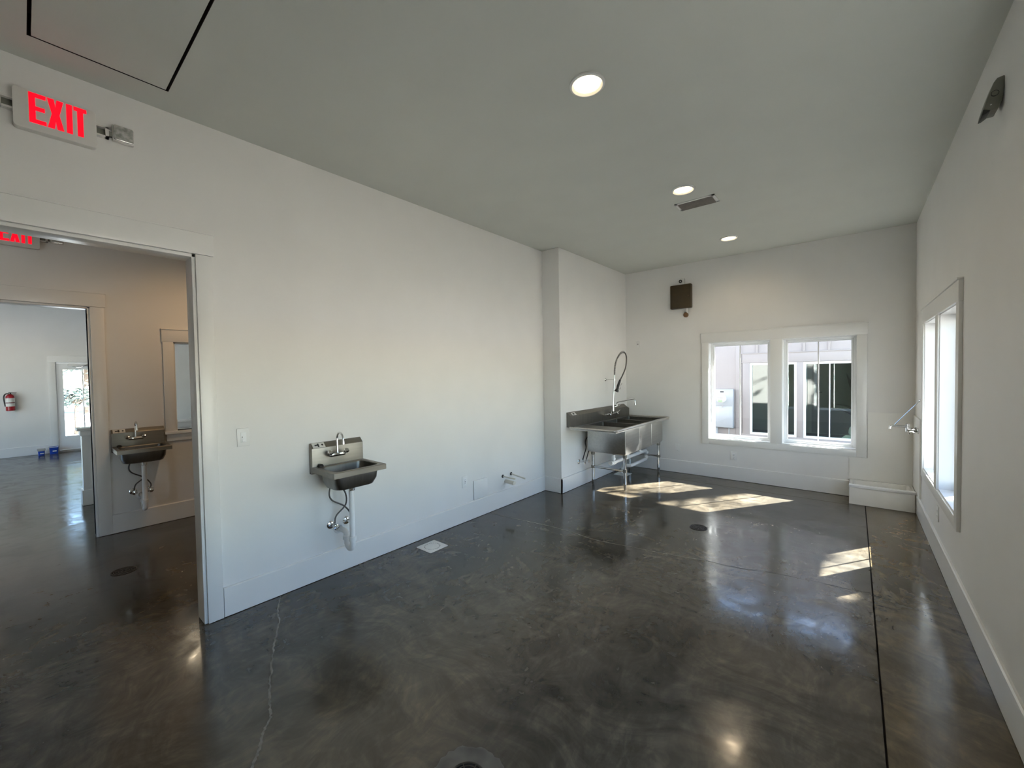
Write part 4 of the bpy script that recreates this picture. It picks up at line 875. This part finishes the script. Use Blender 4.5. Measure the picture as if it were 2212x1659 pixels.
# ================================================================== outside
EXY = YF+0.16
gr = MB().box(-60, 60, -60, 60, -0.40, -0.16).build('ground', 'ground', None, smooth=False); tag(gr, 'pale gravel ground outside', 'ground', kind='structure')
mu = MB().box(XR+0.18, 3.3, -6.0, 9.0, -0.16, -0.13).box(-6.0, XR+0.18, EXY+0.02, 9.0, -0.16, -0.13).build('mulch_and_bounce_cut', 'mulch', None, smooth=False); tag(mu, 'dark mulch in the alley, with an unseen strip added to cut bounced light', 'ground', kind='structure')  # strip beside the right wall is added to weaken light bounced indoors
pv = MB().box(-60, XH-0.15, -60, 60, -0.16, -0.03).box(XH-0.15, 60, -60, -3.4, -0.16, -0.03).build('pavement', 'road', None, smooth=False); tag(pv, 'bright concrete pavement outside the hall door, extended unseen to bounce light indoors', 'pavement', kind='structure')  # second slab is added out of view to bounce sunlight into the hall
kb = MB().box(-24.6, -24.2, -50, 50, -0.03, 0.12).build('kerb', 'road', None, smooth=False); tag(kb, 'low kerb beyond the pavement outside the hall door', 'kerb', kind='structure')

# own roof and eaves, siding strips on the outer faces
rf = empty('roof', (-6, 2, 3.6), 'roof with deep eaves over the sink room', 'roof', kind='structure')
MB().box(XH-0.3, X2B, -3.2, 6.35, 3.74, 3.9).box(X2B, XR+0.16, -3.2, 6.35, 3.18, 3.34).build('roof_deck', 'roof', rf, smooth=False)
ef, er = 1.09, 1.10
MB().prism([(EXY, 2.86), (EXY+ef, 2.75), (EXY+ef, 2.93), (EXY, 3.34)], 'x', -6.2, XR+0.16+er).build('eave', 'soffit', rf, smooth=False)
MB().prism([(XR+0.16, 2.86), (XR+0.16+er, 2.78), (XR+0.16+er, 2.95), (XR+0.16, 3.34)], 'y', -3.2, EXY+ef).build('eave', 'soffit', rf, smooth=False)

slab_pieces(MB(), 'y', EXY, EXY+0.02, -6.2, XR+0.18, -0.16, 2.86, [(WX0, WM0, WZ0, WZ1), (WM1, WX1, WZ0, WZ1)]).build('cladding', 'siding', wf, smooth=False)
slab_pieces(MB(), 'x', XR+0.16, XR+0.18, -3.2, EXY, -0.16, 2.86, [(RY0, RM0, WZ0, WZ1+0.02), (RM1, RY1, WZ0, WZ1+0.02), (NY0, NM0, WZ0, WZ1+0.02), (NM1, NY1, WZ0, WZ1+0.02)]).build('cladding', 'siding', wr, smooth=False)
for xb in (-5.6, -5.2, -4.8, -4.4, -4.0, -3.6, -3.2, -2.8, -2.4, -2.0):
    MB().box(xb-0.022, xb+0.022, EXY+0.02, EXY+0.042, -0.16, 2.84).build('batten', 'siding', wf, smooth=False)
# neighbouring building
NYp = 9.0; k9 = NYp/9.3
def nx(x): return x*k9
def nz(z): return CAM_H+(z-CAM_H)*k9
nb = empty('neighbour_building', (0, NYp, 0), 'white board-and-batten building outside the double window', 'building')
gx0, gx1, gz0_, gz1_ = nx(-1.60), nx(0.10), nz(0.215), nz(1.63)
g1x0, g1x1, g2x0, g2x1 = nx(-1.588), nx(-0.814), nx(-0.717), nx(0.06)
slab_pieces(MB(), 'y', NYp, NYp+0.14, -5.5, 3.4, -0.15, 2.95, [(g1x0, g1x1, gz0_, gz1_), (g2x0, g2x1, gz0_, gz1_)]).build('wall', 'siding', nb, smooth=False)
MB().box(-5.6, -5.5, NYp, NYp+3.2, -0.15, 2.95).box(3.4, 3.5, NYp, NYp+3.2, -0.15, 2.95).build('side_wall', 'siding', nb, smooth=False)
MB().prism([(NYp-0.28, 2.80), (NYp-0.28, 2.93), (NYp+1.7, 3.55), (NYp+3.5, 2.93), (NYp+3.5, 2.80)], 'x', -5.9, 3.8).build('roof', 'roof', nb, smooth=False)
MB().box(-5.9, 3.8, NYp-0.30, NYp-0.28, 2.78, 2.94).build('fascia', 'siding', nb, smooth=False)
fz0, fz1 = nz(1.655), nz(1.815)
MB().box(nx(-1.72), nx(0.22), NYp-0.020, NYp, fz0, fz1).build('head_board', 'siding', nb, bevel=0.002)
MB().box(nx(-1.74), nx(0.24), NYp-0.032, NYp, fz1, fz1+0.018).build('head_cap', 'siding', nb, bevel=0.002)
MB().box(nx(-1.74), nx(0.24), NYp-0.026, NYp, fz0-0.016, fz0).build('drip_cap', 'siding', nb, bevel=0.002)
MB().box(nx(-1.712), g1x0, NYp-0.020, NYp, nz(0.13), fz0-0.016).build('side_board', 'siding', nb, bevel=0.002)
MB().box(g2x1, nx(0.19), NYp-0.020, NYp, nz(0.13), fz0-0.016).build('side_board', 'siding', nb, bevel=0.002)
MB().box(g1x1, g2x0, NYp-0.020, NYp, gz0_, fz0-0.016).build('mullion_board', 'siding', nb, bevel=0.002)
MB().box(nx(-1.73), nx(0.21), NYp-0.032, NYp, nz(0.13), gz0_).build('sill_board', 'siding', nb, bevel=0.003)
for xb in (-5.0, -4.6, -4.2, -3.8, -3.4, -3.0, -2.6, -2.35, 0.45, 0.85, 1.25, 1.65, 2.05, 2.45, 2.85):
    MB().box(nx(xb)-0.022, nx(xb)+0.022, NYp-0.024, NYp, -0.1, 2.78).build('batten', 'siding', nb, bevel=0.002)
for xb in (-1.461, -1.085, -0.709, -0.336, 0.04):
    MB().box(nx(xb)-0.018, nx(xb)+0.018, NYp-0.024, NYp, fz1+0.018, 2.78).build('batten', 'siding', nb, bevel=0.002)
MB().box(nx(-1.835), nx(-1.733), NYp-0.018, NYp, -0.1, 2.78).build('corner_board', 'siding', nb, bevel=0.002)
for a, b, kind_ in ((g1x0, g1x1, 0), (g2x0, g2x1, 1)):
    w = 0.040
    fr = MB(); fr.box(a, a+w, NYp-0.012, NYp+0.06, gz0_, gz1_).box(b-w, b, NYp-0.012, NYp+0.06, gz0_, gz1_).box(a+w, b-w, NYp-0.012, NYp+0.06, gz1_-w, gz1_).box(a+w, b-w, NYp-0.012, NYp+0.06, gz0_, gz0_+w)
    wo = fr.build('window_frame', 'vinyl', nb, bevel=0.004)
    MB().box(a+w, b-w, NYp+0.020, NYp+0.026, gz0_+w, gz1_-w).build('pane', 'glass_n', wo, smooth=False)
    c = (a+b)/2
    MB().box(c-0.008, c+0.008, NYp+0.008, NYp+0.018, gz0_+w, gz1_-w).build('muntin', 'vinyl', wo, smooth=False)
# its dim room
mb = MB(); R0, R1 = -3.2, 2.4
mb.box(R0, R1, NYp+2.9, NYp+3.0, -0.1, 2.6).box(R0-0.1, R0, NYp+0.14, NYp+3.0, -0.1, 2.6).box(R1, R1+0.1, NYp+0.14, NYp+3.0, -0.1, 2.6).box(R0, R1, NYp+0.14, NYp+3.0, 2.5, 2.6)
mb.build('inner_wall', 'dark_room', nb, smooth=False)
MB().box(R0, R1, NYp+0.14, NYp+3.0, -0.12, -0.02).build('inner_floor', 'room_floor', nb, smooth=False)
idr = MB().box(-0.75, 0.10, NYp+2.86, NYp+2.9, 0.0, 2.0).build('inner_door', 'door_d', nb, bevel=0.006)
MB().tube([(-0.66, NYp+2.86, 0.95), (-0.66, NYp+2.80, 0.95), (-0.55, NYp+2.80, 0.95)], 0.012, 8).lathe([(0.03, 0), (0.03, 0.012)], (-0.66, NYp+2.86, 1.12), '-y', 14).build('door_handle', 'black', idr)

# electricity meter cabinet with its conduits
mtr = empty('meter_cabinet', (nx(-2.04), NYp, nz(0.32)), 'grey electricity meter cabinet on the white building outside', 'meter')
MB().box(nx(-2.235), nx(-1.868), NYp-0.11, NYp, nz(0.325), nz(1.108)).build('cabinet', 'meter', mtr, bevel=0.006)
MB().box(nx(-2.24), nx(-1.863), NYp-0.118, NYp-0.10, nz(0.772), nz(1.112)).build('cover', 'meter', mtr, bevel=0.006)
MB().box(nx(-2.232), nx(-1.872), NYp-0.116, NYp-0.10, nz(0.330), nz(0.762)).build('door', 'meter', mtr, bevel=0.005)
mc = MB().lathe([(0.086, 0), (0.086, 0.015), (0.078, 0.02), (0.078, 0.07), (0.06, 0.085), (0.002, 0.088)], (nx(-2.075), NYp-0.118, nz(0.918)), '-y', 28).build('meter_dial', 'meter_face', mtr)
MB().box(nx(-2.12), nx(-2.04), NYp-0.212, NYp-0.205, nz(0.855), nz(0.905)).build('dial_label', 'green', mc, smooth=False)
MB().box(nx(-2.13), nx(-2.03), NYp-0.210, NYp-0.205, nz(0.935), nz(0.950)).build('dial_print', 'label_g', mc, smooth=False)
MB().box(nx(-2.10), nx(-2.035), NYp-0.122, NYp-0.116, nz(1.045), nz(1.070)).build('name_plate', 'slot', mtr, smooth=False)
MB().box(nx(-2.068), nx(-2.056), NYp-0.126, NYp-0.112, nz(0.73), nz(0.79)).build('hasp', 'siding_l', mtr, smooth=False)
for xx, rr_ in ((-2.19, 0.028), (-1.955, 0.008)):
    MB().tube([(nx(xx), NYp-0.05, nz(0.33)), (nx(xx), NYp-0.05, -0.16)], rr_, 10).build('conduit', 'meter', mtr)
for zz in (0.80, 0.785, 0.65, 0.49, 0.345):
    MB().box(nx(-1.868), nx(-1.70), NYp-0.012-0.012, NYp-0.0115, nz(zz)-0.004, nz(zz)+0.004).build('conduit', 'siding', mtr, smooth=False)

# strap-leaved plant and white sacks inside the neighbour's window
pl = empty('strap_leaf_plant', (0.18, NYp+0.75, -0.02), 'dark strap-leaved plant behind the neighbouring window', 'plant')
MB().lathe([(0.10, 0), (0.13, 0.22), (0.12, 0.22), (0.10, 0.18), (0.005, 0.18)], (0.18, NYp+0.75, -0.019), 'z', 20).build('pot', 'slot', pl)
def strap(pts, w, nm='leaf'):
    P = smooth_path(pts, 5); vs = []; fs = []
    for i, p in enumerate(P):
        q = i/(len(P)-1); ww = w*(math.sin(PI*min(1, 0.12+q*0.88))**0.8)+0.002
        t_ = (P[min(i+1, len(P)-1)]-P[max(i-1, 0)]).normalized(); nr = t_.cross(Vector((0, 1, 0))).normalized()
        vs += [p+nr*ww, p+Vector((0, 0.006, 0)), p-nr*ww]
        if i: b_ = 3*i; fs += [(b_-3, b_-2, b_+1, b_), (b_-2, b_-1, b_+2, b_+1)]
    MB().add(vs, fs).build(nm, 'leaf_dark', pl)
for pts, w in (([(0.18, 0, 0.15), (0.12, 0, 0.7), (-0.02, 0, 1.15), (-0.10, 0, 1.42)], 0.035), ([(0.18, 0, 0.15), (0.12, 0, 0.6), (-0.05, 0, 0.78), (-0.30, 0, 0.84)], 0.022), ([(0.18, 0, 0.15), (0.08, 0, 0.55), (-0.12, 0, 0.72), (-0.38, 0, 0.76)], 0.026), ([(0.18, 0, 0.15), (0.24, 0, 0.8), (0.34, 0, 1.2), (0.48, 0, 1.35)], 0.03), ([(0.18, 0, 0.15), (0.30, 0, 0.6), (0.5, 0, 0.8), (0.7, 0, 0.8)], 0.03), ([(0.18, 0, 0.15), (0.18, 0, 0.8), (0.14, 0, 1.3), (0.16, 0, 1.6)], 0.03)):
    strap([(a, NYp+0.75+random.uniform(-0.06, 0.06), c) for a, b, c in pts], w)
def sack(x, y, z, w, d, h, label):
    mb = MB(); loops = []
    for q, s_ in ((0.0, 0.86), (0.2, 1.0), (0.55, 1.0), (0.85, 0.86), (1.0, 0.6)):
        loops.append([(x+a*s_+random.uniform(-0.012, 0.012), y+b*s_+random.uniform(-0.012, 0.012), z+h*q) for a, b in rrect(w, d, min(w, d)*0.42, 5)])
    mb.loft(loops, True, True).build('cloth_sack', 'cloth', None, smooth=True, label=label, cat='sack', group='white sacks behind the neighbouring window')
sack(0.03, NYp+0.36, -0.02, 0.42, 0.30, 0.33, 'lower white sack behind the neighbouring window')
sack(0.09, NYp+0.36, 0.31, 0.30, 0.26, 0.17, 'upper white sack behind the neighbouring window')

# trees: leaf shade indoors, two added to shade the ground, others beyond hall door
def tree(name, base, trunk_h, crown_c, crown_r, n, leaf, m, label, group, seed, holes=0.0, twigs=14):
    rnd = random.Random(seed); bx_, by_, bz_ = base
    t = empty(name, base, label, 'tree', group)
    cc = Vector(crown_c)
    mb = MB().tube(smooth_path([base, (bx_+0.1, by_, bz_+trunk_h*0.5), cc+Vector((0, 0, -crown_r[2]*0.3)), cc+Vector((0.1, 0.1, crown_r[2]*0.6))], 5), [(0.16-0.13*i/15)*min(1.0, crown_r[0]/1.2) for i in range(16)], 8)
    tips = []
    for k in range(twigs):
        a = rnd.uniform(0, 2*PI); e = rnd.uniform(-0.6, 0.9)
        tip = cc+Vector((math.cos(a)*math.cos(e)*crown_r[0], math.sin(a)*math.cos(e)*crown_r[1], math.sin(e)*crown_r[2]))*rnd.uniform(0.7, 0.98)
        st = cc+Vector((0, 0, crown_r[2]*rnd.uniform(-0.5, 0.3))); md = st.lerp(tip, 0.5)+Vector((0, 0, 0.15))
        mb.tube(smooth_path([st, md, tip], 3), [(0.05-0.006*i)*min(1.0, crown_r[0]/1.2) for i in range(7)], 5); tips += [tip, md, md.lerp(tip, 0.5)]
    mb.build('trunk', 'bark', t)
    vs = []; fs = []
    for k in range(n):
        c = rnd.choice(tips)+Vector((rnd.gauss(0, 0.28), rnd.gauss(0, 0.28), rnd.gauss(0, 0.22)))*crown_r[0]*0.8
        d1 = Vector((rnd.gauss(0, 1), rnd.gauss(0, 1), rnd.gauss(0, 0.6))).normalized(); d2 = d1.orthogonal().normalized(); d2 = (d2*math.cos(k)+d1.cross(d2)*math.sin(k))
        L_ = leaf*rnd.uniform(0.6, 1.3); b_ = len(vs)
        vs += [c-d1*L_, c+d2*L_*0.42, c+d1*L_, c-d2*L_*0.42]; fs.append((b_, b_+1, b_+2, b_+3))
    MB().add(vs, fs).build('foliage', m, t, smooth=False, kind='stuff')
    return t
tree('shade_tree', (3.9, 12.7, -0.16), 5.0, (3.40, 12.20, 7.0), (1.1, 1.1, 0.9), 60, 0.10, 'leaf', 'tall leafy tree behind the neighbouring building', 'trees outside', 11, twigs=9)
tree('shade_tree', (4.4, 8.9, -0.16), 4.0, (4.05, 9.2, 5.8), (0.8, 0.9, 0.7), 620, 0.11, 'leaf', 'leafy tree to the right of the neighbouring building', 'trees outside', 23, twigs=12)
tree('shade_tree', (7.3, 10.3, -0.16), 3.6, (7.2, 10.3, 5.4), (1.3, 1.3, 1.2), 2000, 0.17, 'leaf', 'unseen dense tree added to shade the ground right of the sink room', 'trees outside', 31, twigs=26)  # this crown and the next are added to block sun outside
tree('shade_tree', (6.2, 5.2, -0.16), 3.6, (6.2, 5.2, 5.0), (1.4, 1.4, 1.3), 2200, 0.17, 'leaf', 'unseen dense tree added to shade the ground near the camera', 'trees outside', 37, twigs=26)
for k, (x, y, zc, r, n_, lf_) in enumerate(((-27.0, 1.9, 3.1, 1.7, 3200, 0.20), (-27.5, -3.4, 3.4, 1.8, 2600, 0.20), (-27.0, 6.6, 3.3, 1.8, 2600, 0.20))):
    tree('roadside_tree', (x, y, -0.03), zc*0.4, (x, y, zc), (r, r, r*0.9), n_, lf_, 'leaf_b', ('leafy tree straight outside the hall door', 'roadside tree to the left of the hall door', 'roadside tree to the right of the hall door')[k], 'trees beyond the hall door', 40+k, twigs=24)
tree('roadside_shrub', (-17.2, 0.98, -0.03), 0.4, (-17.2, 0.98, 0.90), (0.62, 0.62, 0.42), 420, 0.075, 'leaf_b', 'loose shrub just outside the hall door', 'trees beyond the hall door', 51, twigs=16)
